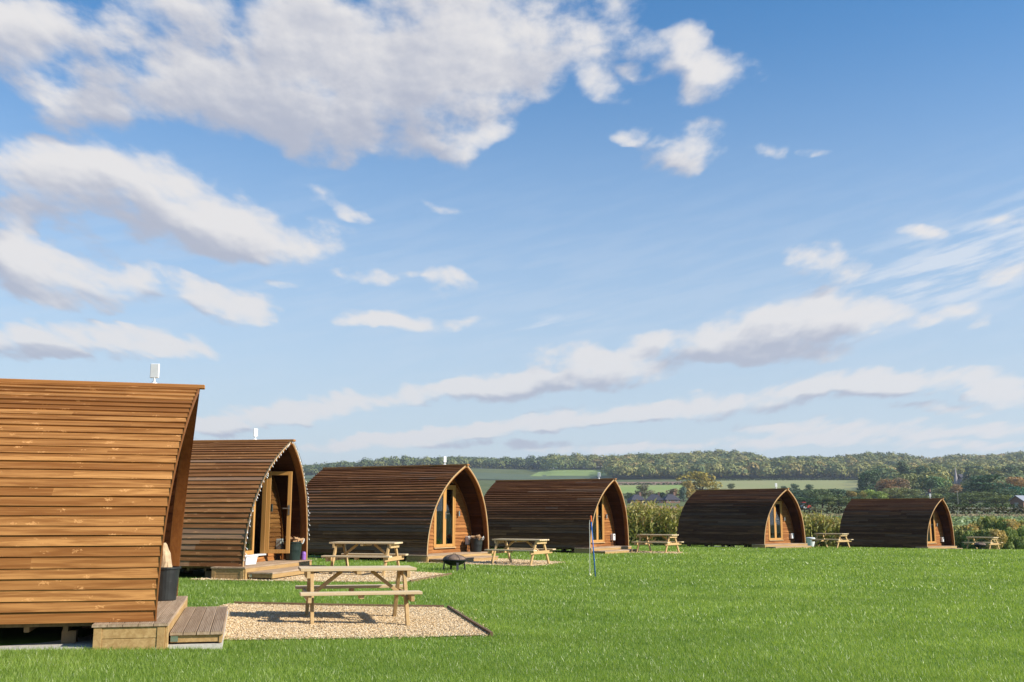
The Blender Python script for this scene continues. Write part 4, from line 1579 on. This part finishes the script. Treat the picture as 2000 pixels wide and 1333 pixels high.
GRP_LABEL = {'dark': 'dark green broadleaf tree among the valley trees', 'darkolive': 'deep olive bushy tree low in the valley', 'olive': 'olive green autumn tree among the valley trees',
             'green': 'mid green round tree among the darker valley trees', 'rust': 'russet autumn tree among green ones near the spire', 'brown': 'brownish bare-looking tree among the valley trees'}
TREES = [
    (1365, 918, 62, 520, 'yellow', 'spread', 'large yellow-green autumn tree behind the roofline of the fifth pod'),
    (1342, 938, 34, 512, 'gold', 'round', 'golden bushy tree low beside the large yellow-green tree'),
    (1332, 953, 26, 500, 'bluegreen', 'tall', 'blue-grey green tree between the village roofs and the yellow tree'),
    (1310, 954, 24, 510, 'brown', 'round', 'small brown tree right behind the village roofs'),
    (1258, 946, 36, 560, 'greyolive', 'round', 'grey-olive round tree rising behind the dark village roofs'),
    (1236, 968, 24, 520, 'dark', 'round', None), (1228, 962, 22, 540, 'darkolive', 'round', None), (1290, 961, 22, 530, 'dark', 'round', None),
    (1545, 944, 26, 660, 'dark', 'round', None), (1576, 945, 26, 655, 'dark', 'round', None), (1527, 948, 14, 660, 'dark', 'round', None), (1425, 944, 16, 740, 'olive', 'round', None),
    (1560, 955, 48, 430, 'dark', 'spread', None), (1592, 953, 50, 420, 'darkolive', 'spread', None), (1622, 952, 48, 425, 'dark', 'round', None), (1652, 953, 46, 430, 'dark', 'spread', None),
    (1540, 958, 40, 440, 'darkolive', 'spread', None), (1682, 955, 44, 425, 'dark', 'round', None),
    (1572, 968, 50, 300, 'dark', 'spread', None), (1600, 964, 56, 305, 'darkolive', 'spread', None), (1632, 968, 54, 295, 'olive', 'spread', None), (1555, 972, 40, 310, 'dark', 'round', None), (1660, 968, 44, 300, 'dark', 'spread', None),
    (1655, 957, 26, 385, 'gold', 'round', 'small golden tree above the left end of the farthest pod'),
    (1681, 957, 26, 380, 'yellow', 'round', 'rounded yellow tree just above the ridge of the farthest pod'),
    (1707, 953, 34, 375, 'lime', 'spread', 'bright lime green tree above the ridge of the farthest pod'),
    (1700, 914, 50, 500, 'dark', 'round', None), (1680, 925, 34, 520, 'dark', 'tall', None), (1722, 932, 44, 460, 'rust', 'round', None), (1748, 930, 42, 470, 'brown', 'round', None),
    (1775, 922, 50, 500, 'olive', 'spread', None), (1740, 950, 60, 405, 'olive', 'spread', None), (1772, 952, 50, 400, 'olive', 'spread', None), (1800, 930, 46, 450, 'dark', 'round', None),
    (1828, 928, 48, 480, 'green', 'round', None), (1808, 912, 44, 580, 'dark', 'round', None), (1831, 918, 44, 600, 'olive', 'round', None), (1834, 948, 46, 410, 'olive', 'round', None),
    (1790, 908, 44, 640, 'dark', 'round', None), (1760, 905, 44, 660, 'dark', 'tall', None), (1822, 905, 46, 680, 'olive', 'round', None),
    (1863, 944, 34, 470, 'rust', 'round', None), (1895, 925, 44, 520, 'dark', 'round', None), (1893, 940, 46, 430, 'darkolive', 'round', None),
    (1922, 926, 78, 405, 'pine', 'pine', 'broad layered dark conifer right of the church spire'),
    (1966, 927, 50, 470, 'rust', 'spread', None), (1990, 932, 46, 480, 'gold', 'round', 'golden tree in front of the ploughed field at the right edge'),
    (1978, 946, 56, 375, 'evergreen', 'round', 'deep blue-green evergreen above the grey-roofed shed'),
    (2006, 950, 50, 380, 'dark', 'round', None), (1948, 952, 60, 350, 'dark', 'spread', None), (1915, 957, 62, 345, 'olive', 'spread', None), (1884, 960, 54, 340, 'darkolive', 'spread', None),
    (1935, 964, 46, 320, 'olive', 'spread', None), (1858, 962, 56, 350, 'dark', 'spread', None), (1900, 912, 46, 640, 'olive', 'round', None), (1935, 908, 50, 700, 'olive', 'round', None), (1965, 905, 50, 690, 'dark', 'round', None),
    (1990, 905, 50, 720, 'olive', 'round', None), (1900, 905, 44, 720, 'dark', 'round', None), (1990, 968, 40, 300, 'dark', 'round', None), (1820, 962, 50, 345, 'olive', 'round', None), (1790, 965, 50, 340, 'darkolive', 'spread', None)]
rs = random.Random(77)
for (px, ytop, wpx, Y, colr, kind, lb) in TREES:
    X = (px - 1000) / FPX * Y
    zg = gz(X, Y)
    hgt = CAM_H + (1007.6 - ytop) / FPX * Y - zg
    if lb is None:
        plant_tree(X, Y, zg - .2, hgt + .2, wpx / FPX * Y, colr, kind, GRP_LABEL[colr], colr + ' trees on the valley floor', rs)
    else:
        plant_tree(X, Y, zg - .2, hgt + .2, wpx / FPX * Y, colr, kind, lb, 'trees on the valley floor', rs)


# the woods on the hills: thousands of crowns that read as one mass
m_wood = leafy('woodland_leaves', [(0.089, 0.129, 0.052), (0.136, 0.176, 0.060), (0.200, 0.221, 0.070), (0.272, 0.267, 0.081), (0.325, 0.293, 0.099), (0.336, 0.237, 0.091), (0.377, 0.350, 0.091)], .7, .15)


def woodland(name, label, t0, t1, y0, y1, space, keep, hr=(10, 17), leaves=130, tint_mu=.4, tint_sd=.22):
    nx = int((t1 - t0) * (y0 + y1) / 2 / space); ny = int((y1 - y0) / space)
    u, v = np.meshgrid((np.arange(nx) + .5) / nx, (np.arange(ny) + .5) / ny)
    u = u.ravel() + rng.uniform(-.5, .5, u.size) / nx; v = v.ravel() + rng.uniform(-.5, .5, v.size) / ny
    Y = y0 + v * (y1 - y0); T = t0 + u * (t1 - t0); X = T * Y
    ok = keep(1000 + FPX * T, Y)
    X, Y = X[ok], Y[ok]
    n = len(X)
    h = rng.uniform(*hr, n) * (1 + .22 * np.sin(X / 37) * np.sin(Y / 53)); w = rng.uniform(.42, .62, n) * space * 1.35
    zg = ground_z(X, Y)
    base_t = np.clip(rng.normal(tint_mu, tint_sd, n) + .14 * np.sin(X / 60 + 1) * np.sin(Y / 80), 0, 1)
    d = rand_dirs(n * leaves).reshape(n, leaves, 3)
    d[..., 2] = np.where(d[..., 2] < -.45, -d[..., 2], d[..., 2])
    lob = 1 + .16 * np.sin(d[..., 0] * 5 + rng.uniform(0, 6, (n, 1))) * np.sin(d[..., 1] * 5 + rng.uniform(0, 6, (n, 1))) + rng.normal(0, .09, (n, leaves))
    C = np.stack([X[:, None] + d[..., 0] * w[:, None] * lob, Y[:, None] + d[..., 1] * w[:, None] * lob, zg[:, None] + h[:, None] * .55 + d[..., 2] * h[:, None] * .45 * lob], -1).reshape(-1, 3)
    Q = leaf_tris(C, d.reshape(-1, 3), space * .17, .38)
    t = np.clip(np.repeat(base_t, leaves) + rng.normal(0, .05, n * leaves), 0, 1)
    me = tri_mesh(name, Q, 4, t, m_wood)
    o = bpy.data.objects.new(name, me); COL.objects.link(o)
    tag(o, label, 'woodland', kind='stuff')
    print(name, n, 'trees')


tpx = lambda p: (p - 1000) / FPX
woodland('hillside_wood', 'autumn woodland covering the hillside', tpx(1062), tpx(2120), 1000, 1560, 12.5, lambda p, Y: (Y > np.where(p < 1190, 1290, 1005)) & ~((p > 1690) & (Y < 1000)))
woodland('left_hill_wood', 'dark bluish woodland on the far left ridge', tpx(300), tpx(1066), 1425, 1640, 12.5, lambda p, Y: p > 0, tint_mu=.16, tint_sd=.12)
woodland('village_wood', 'mixed autumn woodland round the church spire', tpx(1690), tpx(2130), 500, 990, 11,
         lambda p, Y: ~((p > 1925) & (Y > 770) & (Y < 940)) & ~((abs(p - 1862) < 34) & (Y < 815)) & (Y > 520 + 330 * np.clip((1760 - p) / 60, 0, 1)), (9, 14), 110, .38)


# hedges: leaf clumps over a rounded bank with a dark twiggy heart
def hedge(name, label, p0, p1, width, hgt, size, cols, dens=7.0, group=None, rough=.15, cat='hedge', top_jag=.12):
    p0, p1 = np.array(p0, float), np.array(p1, float)
    L = np.linalg.norm(p1 - p0); d = (p1 - p0) / L; s = np.array([-d[1], d[0]])
    n = int(L * (2 * hgt + width) * dens / size ** 2 * .12)
    u = rng.random(n) * L; a = rng.uniform(0, np.pi, n)
    e = lambda v: np.sign(v) * np.abs(v) ** .55
    jag = 1 + top_jag * np.sin(u * 1.3 + 2 * np.sin(u * .37)) + top_jag * .7 * np.sin(u * 3.1 + 1) + rng.normal(0, rough * .6, n)
    cx, cz = e(np.cos(a)) * width / 2, e(np.sin(a)) * hgt * jag
    cx = cx + rng.normal(0, rough * width * .3, n)
    X = p0[0] + d[0] * u + s[0] * cx; Y = p0[1] + d[1] * u + s[1] * cx
    Z = ground_z(X, Y) + cz
    nr = np.stack([s[0] * np.cos(a), s[1] * np.cos(a), np.sin(a)], -1)
    Q = leaf_tris(np.stack([X, Y, Z], -1), nr, size, .8)
    m = leafy(name + '_leaves', cols, .65, .25)
    t = np.clip(rng.random(n) * .6 + .2 + .2 * np.sin(u * .5 + 1.5 * np.sin(u * .13)), 0, 1)
    me = tri_mesh(name, Q, 4, t, m)
    o = bpy.data.objects.new(name, me); COL.objects.link(o)
    tag(o, label, cat, group)
    return o


DK = [(.03, .045, .02), (.05, .07, .027), (.08, .105, .038), (.12, .14, .05)]
hx = lambda px, Y: ((px - 1000) / FPX * Y, Y)
hedge('hedge', 'long neatly trimmed green hedge ending at the grey-roofed shed', hx(1840, 222), hx(1972, 222), 1.6, 1.55, .30, [(.030, .055, .014), (.05, .085, .02), (.08, .125, .03)], 8, None, .06, top_jag=.02)
hedge('hedge', 'shaggy dark field hedge behind the leafy crop right of the last pod', hx(1560, 168), hx(2080, 168), 2.0, 1.55, .34, [(.030, .034, .014), (.055, .058, .022), (.09, .085, .036), (.14, .12, .06)], 8, None, .18)
hedge('hedge', 'thin dark hedge line along the top of the stubble field', hx(1340, 906), hx(1735, 908), 3, 2.0, .9, DK, 8)
hedge('hedge', 'thin dark hedge line under the red-brown ploughed strip', hx(1185, 792), hx(1345, 815), 2.5, 1.8, .8, DK, 8)
hedge('hedge', 'dark hedge across the valley below the pale stubble field', hx(1500, 560), hx(1735, 520), 4, 3.0, .8, DK, 8)

# tall crop strip behind the pods: upright stems with drooping leaves
m_crop = leafy('tall_crop_leaves', [(.13, .13, .03), (.22, .23, .055), (.31, .31, .085), (.40, .38, .12), (.46, .39, .17), (.36, .21, .08)], .6, .35)


def tall_crop(x0, x1, y0, y1, h, dens, name):
    n = int((x1 - x0) * (y1 - y0) * dens)
    X, Y = rng.uniform(x0, x1, n), rng.uniform(y0, y1, n) + 0.4 * np.sin(np.linspace(0, 30, n))
    Z = ground_z(X, Y)
    H = h * rng.uniform(.78, 1.08, n) * (1 + .07 * np.sin(X * 1.7) + .05 * np.sin(X * .5 + Y))
    K = 17
    f = np.tile((np.arange(K) + .5) / K, (n, 1)) + rng.uniform(-.04, .04, (n, K))
    a = rng.uniform(0, 6.283, (n, K)); L = rng.uniform(.10, .28, (n, K)); up = rng.uniform(-.1, 1.5, (n, K)); wd = rng.uniform(.018, .036, (n, K))
    bx = X[:, None] + rng.normal(0, .03, (n, K)); by = Y[:, None] + rng.normal(0, .03, (n, K)); bz = Z[:, None] + H[:, None] * f
    tx, ty_, tz = bx + np.cos(a) * L, by + np.sin(a) * L, bz + L * up
    ux, uy = -np.sin(a) * wd, np.cos(a) * wd
    P = np.stack([np.stack([bx - ux, by - uy, bz - .05], -1), np.stack([bx + ux, by + uy, bz + .05], -1),
                  np.stack([(bx + tx) / 2 + ux * 1.2, (by + ty_) / 2 + uy * 1.2, (bz + tz) / 2 + .06], -1), np.stack([tx, ty_, tz], -1)], 2).reshape(-1, 4, 3)
    t = np.clip(.10 + .62 * f + rng.normal(0, .16, (n, K)), 0, .85)
    t = np.where(rng.random((n, K)) < .05, .97, t).ravel()
    me = tri_mesh(name, P, 4, t, m_crop)
    o = bpy.data.objects.new(name, me); COL.objects.link(o)
    tag(o, 'tall yellow-green crop growing beyond the lawn', 'crop', kind='stuff')


tall_crop(-4, 13.5, 64.6, 69, 2.5, 34, 'tall_crop')
tall_crop(18.4, 23.5, 67.5, 72, 2.0, 40, 'tall_crop')

# leafy pale crop beyond the bank
m_kale = leafy('leafy_crop', [(.10, .14, .05), (.18, .24, .09), (.32, .40, .18), (.55, .62, .38)], .5, .3)
n = 15000
Y = rng.uniform(84, 160, n); px = rng.uniform(1560, 2040, n); X = (px - 1000) / FPX * Y
C = np.stack([X, Y, ground_z(X, Y) + rng.uniform(.1, .55, n)], -1)
Q = leaf_tris(C, np.tile((0, -.3, 1.0), (n, 1)), .34, .8)
o = bpy.data.objects.new('leafy_crop', tri_mesh('leafy_crop', Q, 4, np.clip(rng.beta(1.5, 2, n), 0, 1), m_kale)); COL.objects.link(o)
tag(o, 'pale leafy green crop in the field beyond the bank', 'crop', kind='stuff')
m_dry = leafy('dry_grass', [(.24, .19, .10), (.36, .30, .17), (.46, .38, .24)], .7, .3)
n = 5000
px = rng.uniform(1560, 2040, n); Y = rng.uniform(160, 165, n); X = (px - 1000) / FPX * Y
C = np.stack([X, Y, ground_z(X, Y) + rng.uniform(.0, .7, n)], -1)
Q = leaf_tris(C, np.tile((0, -1.0, .3), (n, 1)), .28, .6)
o = bpy.data.objects.new('dry_grass', tri_mesh('dry_grass', Q, 4, rng.random(n), m_dry)); COL.objects.link(o)
tag(o, 'fringe of pale dry grass along the field edge', 'grass', kind='stuff')

# scrub bank at the right end of the lawn: separate bushes
SCRUB = {'g': [(0.115, 0.169, 0.055), (0.200, 0.275, 0.085), (0.318, 0.380, 0.126), (0.444, 0.506, 0.189)], 'b': [(0.211, 0.180, 0.071), (0.380, 0.318, 0.115), (0.549, 0.423, 0.169), (0.675, 0.464, 0.189)], 'o': [(0.169, 0.189, 0.064), (0.284, 0.306, 0.095), (0.401, 0.401, 0.144), (0.549, 0.529, 0.211)]}
SM = {c: leafy('scrub_leaves_' + c, v, .65, .3) for c, v in SCRUB.items()}
SL = {'g': 'dense green bush in the scrub bank behind the farthest picnic table', 'b': 'brown autumn bush in the scrub bank behind the farthest picnic table', 'o': 'olive bush in the scrub bank behind the farthest picnic table'}
SBM = {}
for c in SCRUB:
    for s in range(2):
        lobes = []
        for k in range(11):
            a = rs.uniform(0, 6.28); q = rs.uniform(0, .55); z = rs.uniform(.12, .72); w = rs.uniform(.22, .38)
            lobes.append((q * math.cos(a), q * math.sin(a), z, w, w, w * .85))
        P, t = crown(lobes, 4200, .08, .9, .2)
        SBM[(c, s)] = tri_mesh('bush', P, 4, t, SM[c])
row = [(1862, 'g', .9), (1874, 'o', 1.0), (1888, 'b', 1.15), (1902, 'o', 1.3), (1916, 'g', 1.4), (1930, 'o', 1.35), (1944, 'g', 1.3), (1958, 'b', 1.35), (1972, 'b', 1.35), (1986, 'o', 1.25), (2000, 'b', 1.3), (2014, 'o', 1.3), (1880, 'g', .8), (1925, 'b', .9), (1950, 'g', .9), (1980, 'g', .95), (2008, 'g', .9), (1905, 'o', .85)]
for k, (px, c, hh) in enumerate(row):
    Y = (69.5 if k < 12 else 66.2) + rs.uniform(-.8, .8)
    X = (px - 1000) / FPX * Y
    o = link('bush', SBM[(c, rs.randrange(2))], None, None, (X, Y, gz(X, Y) - .05))
    w = rs.uniform(1.15, 1.5) * (1.0 if k < 12 else .8)
    o.scale = (w, w * .8, hh * 1.72)
    o.rotation_euler = (0, 0, rs.uniform(0, 6.28))
    tag(o, SL[c], 'bush', {'g': 'green', 'b': 'brown', 'o': 'olive'}[c] + ' bushes of the scrub bank')

# ------------------------------------------------------------------ village, shed, church, fence, pole
def house(px, Y, w, d, wall_h, roof_h, rz, label, wall, roof, hipped=True, chimney=True, group=None):
    X = (px - 1000) / FPX * Y
    z = gz(X, Y)
    root = empty('house', (X, Y, z), rz, label, 'house', group)
    mb = MB(); mb.box((-w / 2, -d / 2, -.8), (w / 2, d / 2, wall_h)); wl = mb.build('wall', wall, root)
    for xx in (-w * .28, w * .25):
        mb = MB(); mb.box((xx - .75, -d / 2 - .06, wall_h * .38), (xx + .75, -d / 2 + .05, wall_h * .82)); f = mb.build('window', M['white'], root)
        mb = MB(); mb.box((xx - .66, -d / 2 - .075, wall_h * .43), (xx + .66, -d / 2 - .061, wall_h * .78)); mb.build('pane', M['dark_glass'], f)
    o = .45
    mb = MB()
    a, b, c, e = (-w / 2 - o, -d / 2 - o, wall_h), (w / 2 + o, -d / 2 - o, wall_h), (w / 2 + o, d / 2 + o, wall_h), (-w / 2 - o, d / 2 + o, wall_h)
    k = d * .45 if hipped else 0
    r1, r2 = (-w / 2 - o + k, 0, wall_h + roof_h), (w / 2 + o - k, 0, wall_h + roof_h)
    mb.face((a, b, r2, r1)); mb.face((c, e, r1, r2))
    if hipped:
        mb.face((b, c, r2)); mb.face((e, a, r1)); mb.face((a, e, c, b))
    else:
        g = MB()
        g.face(((w / 2, -d / 2, wall_h), (w / 2, d / 2, wall_h), (w / 2, 0, wall_h + roof_h * .93)))
        g.build('gable', wall, root)
    rf = mb.build('roof', roof, root)
    if chimney:
        mb = MB(); mb.box((w * .2, -.35, wall_h + roof_h * .5), (w * .2 + .9, .35, wall_h + roof_h + .9)); mb.build('chimney', M['brick'], rf)
    return root


hg = 'dark-roofed houses at the foot of the hill'
house(1241, 470, 6.4, 6, 1.3, 2.5, .25, 'dark hip-roofed house, leftmost of the three beyond the tall crop', M['brick'], M['slate'], group=hg)
house(1276, 465, 7.2, 6, 1.3, 2.6, -.15, 'dark hip-roofed house, middle one of the three beyond the tall crop', M['brick'], M['slate'], group=hg)
house(1307, 470, 6.6, 6, 1.3, 2.6, .2, 'dark hip-roofed house beside the blue-grey tree beyond the tall crop', M['brick'], M['slate'], group=hg)
house(1799, 420, 6.5, 3.8, 2.4, 2.2, -.75, 'cream gabled house half hidden by the ridge of the farthest pod', M['render'], M['slate'], False)

# shed with a grey roof at the right edge
X, Y = (1994 - 1000) / FPX * 232, 232.0
z = gz(X, Y)
sh = empty('shed', (X, Y, z), .42, 'brown shed with a grey pitched roof and white window at the right edge', 'shed')
mb = MB(); w, d, h, rh = 6.0, 3.4, 2.35, 1.0
mb.hexa([(-w / 2, -d / 2, -.6), (w / 2, -d / 2, -.6), (w / 2, d / 2, -.6), (-w / 2, d / 2, -.6), (-w / 2, -d / 2, h), (w / 2, -d / 2, h), (w / 2, d / 2, h), (-w / 2, d / 2, h)])
mb.face(((-w / 2, -d / 2, h), (-w / 2, 0, h + rh), (-w / 2, d / 2, h))); mb.face(((w / 2, -d / 2, h), (w / 2, d / 2, h), (w / 2, 0, h + rh)))
mb.build('wall', M['brick'], sh)
mb = MB()
for s in (-1, 1):
    p = [(-w / 2 - .3, s * (d / 2 + .3), h - .14), (w / 2 + .3, s * (d / 2 + .3), h - .14), (w / 2 + .3, 0, h + rh + .04), (-w / 2 - .3, 0, h + rh + .04)]
    q = [(a, b, c + .10) for a, b, c in p]
    mb.hexa(p + q if s < 0 else p[::-1] + q[::-1])
mb.build('roof', M['grey_roof'], sh)
mb = MB(); mb.box((-.9, -d / 2 - .08, .95), (.5, -d / 2 + .03, 1.85)); wn = mb.build('window', M['white'], sh)
for (x0, x1) in ((-.8, -.25), (-.15, .4)):
    mb = MB(); mb.box((x0, -d / 2 - .095, 1.05), (x1, -d / 2 - .081, 1.75)); mb.build('pane', M['dark_glass'], wn)
mb = MB(); mb.box((-w / 2 - .06, -.5, -.1), (-w / 2 + .03, .5, 1.95)); mb.build('door', M['timber_grey'], sh)

# church
Y = 800.0; X = (1861 - 1000) / FPX * Y
z = gz(X, Y)
ch = empty('church', (X, Y, z), .3, 'pale stone church spire rising from the trees', 'church')
ht = CAM_H + (1007.6 - 911) / FPX * Y - z
hb = CAM_H + (1007.6 - 944) / FPX * Y - z
mb = MB(); mb.box((-2.1, -2.1, -1), (2.1, 2.1, hb)); mb.box((-2.3, -2.3, hb + .003), (2.3, 2.3, hb + .5)); tw = mb.build('tower', M['stone'], ch)
mb = MB(); mb.lathe([(1.75, hb + .5), (1.15, hb + (ht - hb) * .30), (.62, hb + (ht - hb) * .62), (.05, ht)], 8, closed_top=True); sp = mb.build('spire', M['stone'], ch)
mb = MB(); mb.tube([(0, 0, ht - .3), (0, 0, ht + .9)], .06, 6); mb.build('weathervane', M['iron'], sp)
for sx in (-1, 1):
    for sy in (-1, 1):
        mb = MB(); mb.lathe([(.32, 0), (.32, 1.1), (.0, 2.6)], 6, centre=(sx * 1.95, sy * 1.95, hb + .5)); mb.build('pinnacle', M['stone'], tw)
for s in (-1, 1):
    mb = MB(); mb.box((-.5, s * 2.1 - .06, hb - 3.2), (.5, s * 2.1 + .06, hb - .9)); mb.build('belfry_window', M['dark_glass'], tw)
mb = MB(); mb.box((2.3, -3.4, -1), (16, 3.4, 5)); mb.build('nave', M['stone'], ch)
mb = MB(); mb.face(((2.3, -3.8, 5), (16.3, -3.8, 5), (16.3, 0, 8.6), (2.3, 0, 8.6))); mb.face(((2.3, 0, 8.6), (16.3, 0, 8.6), (16.3, 3.8, 5), (2.3, 3.8, 5))); mb.build('nave_roof', M['slate'], ch)

# rail fence before the trimmed hedge
fn = empty('rail_fence', (*hx(1905, 186), gz(*hx(1905, 186))), 0, 'pale post and rail fence running below the trimmed hedge', 'fence')
o3 = Vector(fn.location)
pts = []
for k in range(15):
    px = 1835 + k * 12.5
    x, y = hx(px, 186)
    g = gz(x, y)
    pts.append((x, y, g))
    mb = MB(); mb.box((-.06, -.06, -.2), (.06, .06, 1.45), .5)
    mb.build('post', M['timber_grey'], fn, Vector((x, y, g)) - o3)
for hgt in (.75, 1.3):
    mb = MB()
    for a, b in zip(pts[:-1], pts[1:]):
        mb.bar((a[0], a[1] - .09, a[2] + hgt), (b[0], b[1] - .09, b[2] + hgt), .045, .12, .5)
    mb.build('rail', M['timber_grey'], fn, -o3)

x, y = hx(1862, 330)
pl = empty('telegraph_pole', (x, y, gz(x, y)), 0, 'thin pale pole standing in front of the trees below the spire', 'pole')
zt = CAM_H + (1007.6 - 958) / FPX * 330 - gz(x, y)
mb = MB(); mb.tube([(0, 0, -.3), (0, 0, zt)], [.10, .08], 8); mb.build('pole_shaft', M['timber_grey'], pl)
mb = MB(); mb.bar((-.5, 0, zt - .35), (.5, 0, zt - .35), .08, .1); mb.build('cross_arm', M['timber_grey'], pl)

# small red farm vehicle behind the fifth pod
x, y = hx(1567, 210)
tr = empty('tractor', (x, y, gz(x, y) + .45), .15, 'small red and pale farm tractor half hidden beyond the nearly black pod', 'tractor')
mb = MB(); mb.box((-.1, -.42, .62), (1.25, .42, 1.25), .5); mb.hexa([(1.25, -.40, .66), (1.5, -.34, .70), (1.5, .34, .70), (1.25, .40, .66), (1.25, -.40, 1.2), (1.5, -.34, 1.1), (1.5, .34, 1.1), (1.25, .40, 1.2)]); mb.build('bonnet', M['red_paint'], tr, bevel=.04)
mb = MB(); mb.box((-1.05, -.62, .75), (-.12, .62, 1.3)); cb = mb.build('cab', M['offwhite'], tr, bevel=.04)
mb = MB(); mb.box((-1.0, -.58, 1.301), (-.2, .58, 1.95)); mb.build('cab_glass', M['dark_glass'], cb)
mb = MB(); mb.box((-1.15, -.68, 1.951), (-.05, .68, 2.12)); mb.build('cab_roof', M['red_paint'], cb, bevel=.05)
for (xx, rr_, ww) in ((-.6, .68, .36), (1.0, .42, .24)):
    for s in (-1, 1):
        mb = MB()
        a = [(rr_ * math.cos(t), rr_ * math.sin(t)) for t in np.linspace(0, 2 * math.pi, 18, endpoint=False)]
        y0, y1 = s * .62, s * (.62 + ww)
        A = [(xx + p, y0, rr_ + q) for p, q in a]; B = [(xx + p, y1, rr_ + q) for p, q in a]
        mb.face(A if s > 0 else A[::-1]); mb.face(B[::-1] if s > 0 else B)
        for i in range(18):
            mb.face((A[i], A[(i + 1) % 18], B[(i + 1) % 18], B[i]))
        wh = mb.build('wheel', M['black'], tr)
        mb = MB()
        a = [(rr_ * .55 * math.cos(t), rr_ * .55 * math.sin(t)) for t in np.linspace(0, 2 * math.pi, 14, endpoint=False)]
        mb.face([(xx + p, y1 + s * .012, rr_ + q) for p, q in (a[::-1] if s > 0 else a)])
        mb.build('rim', M['offwhite'], wh)

tr.scale = (.75, .75, .75)

# ------------------------------------------------------------------ air between the lawn and the hills
HAZE = 0.00014
if HAZE > 0:
    mb = MB(); mb.box((-3600, -180, -60), (3600, 5300, 175))
    k = NT('valley_air')
    k.N.remove(k.bsdf)
    pv = k.n('ShaderNodeVolumePrincipled')
    pv.inputs['Color'].default_value = (.78, .86, 1.0, 1)
    pv.inputs['Density'].default_value = HAZE
    pv.inputs['Anisotropy'].default_value = 0.2
    k.L.new(pv.outputs[0], k.out.inputs['Volume'])
    hz = mb.build('haze', k.m)
    tag(hz, 'thin blue air over the valley', 'haze', kind='stuff')
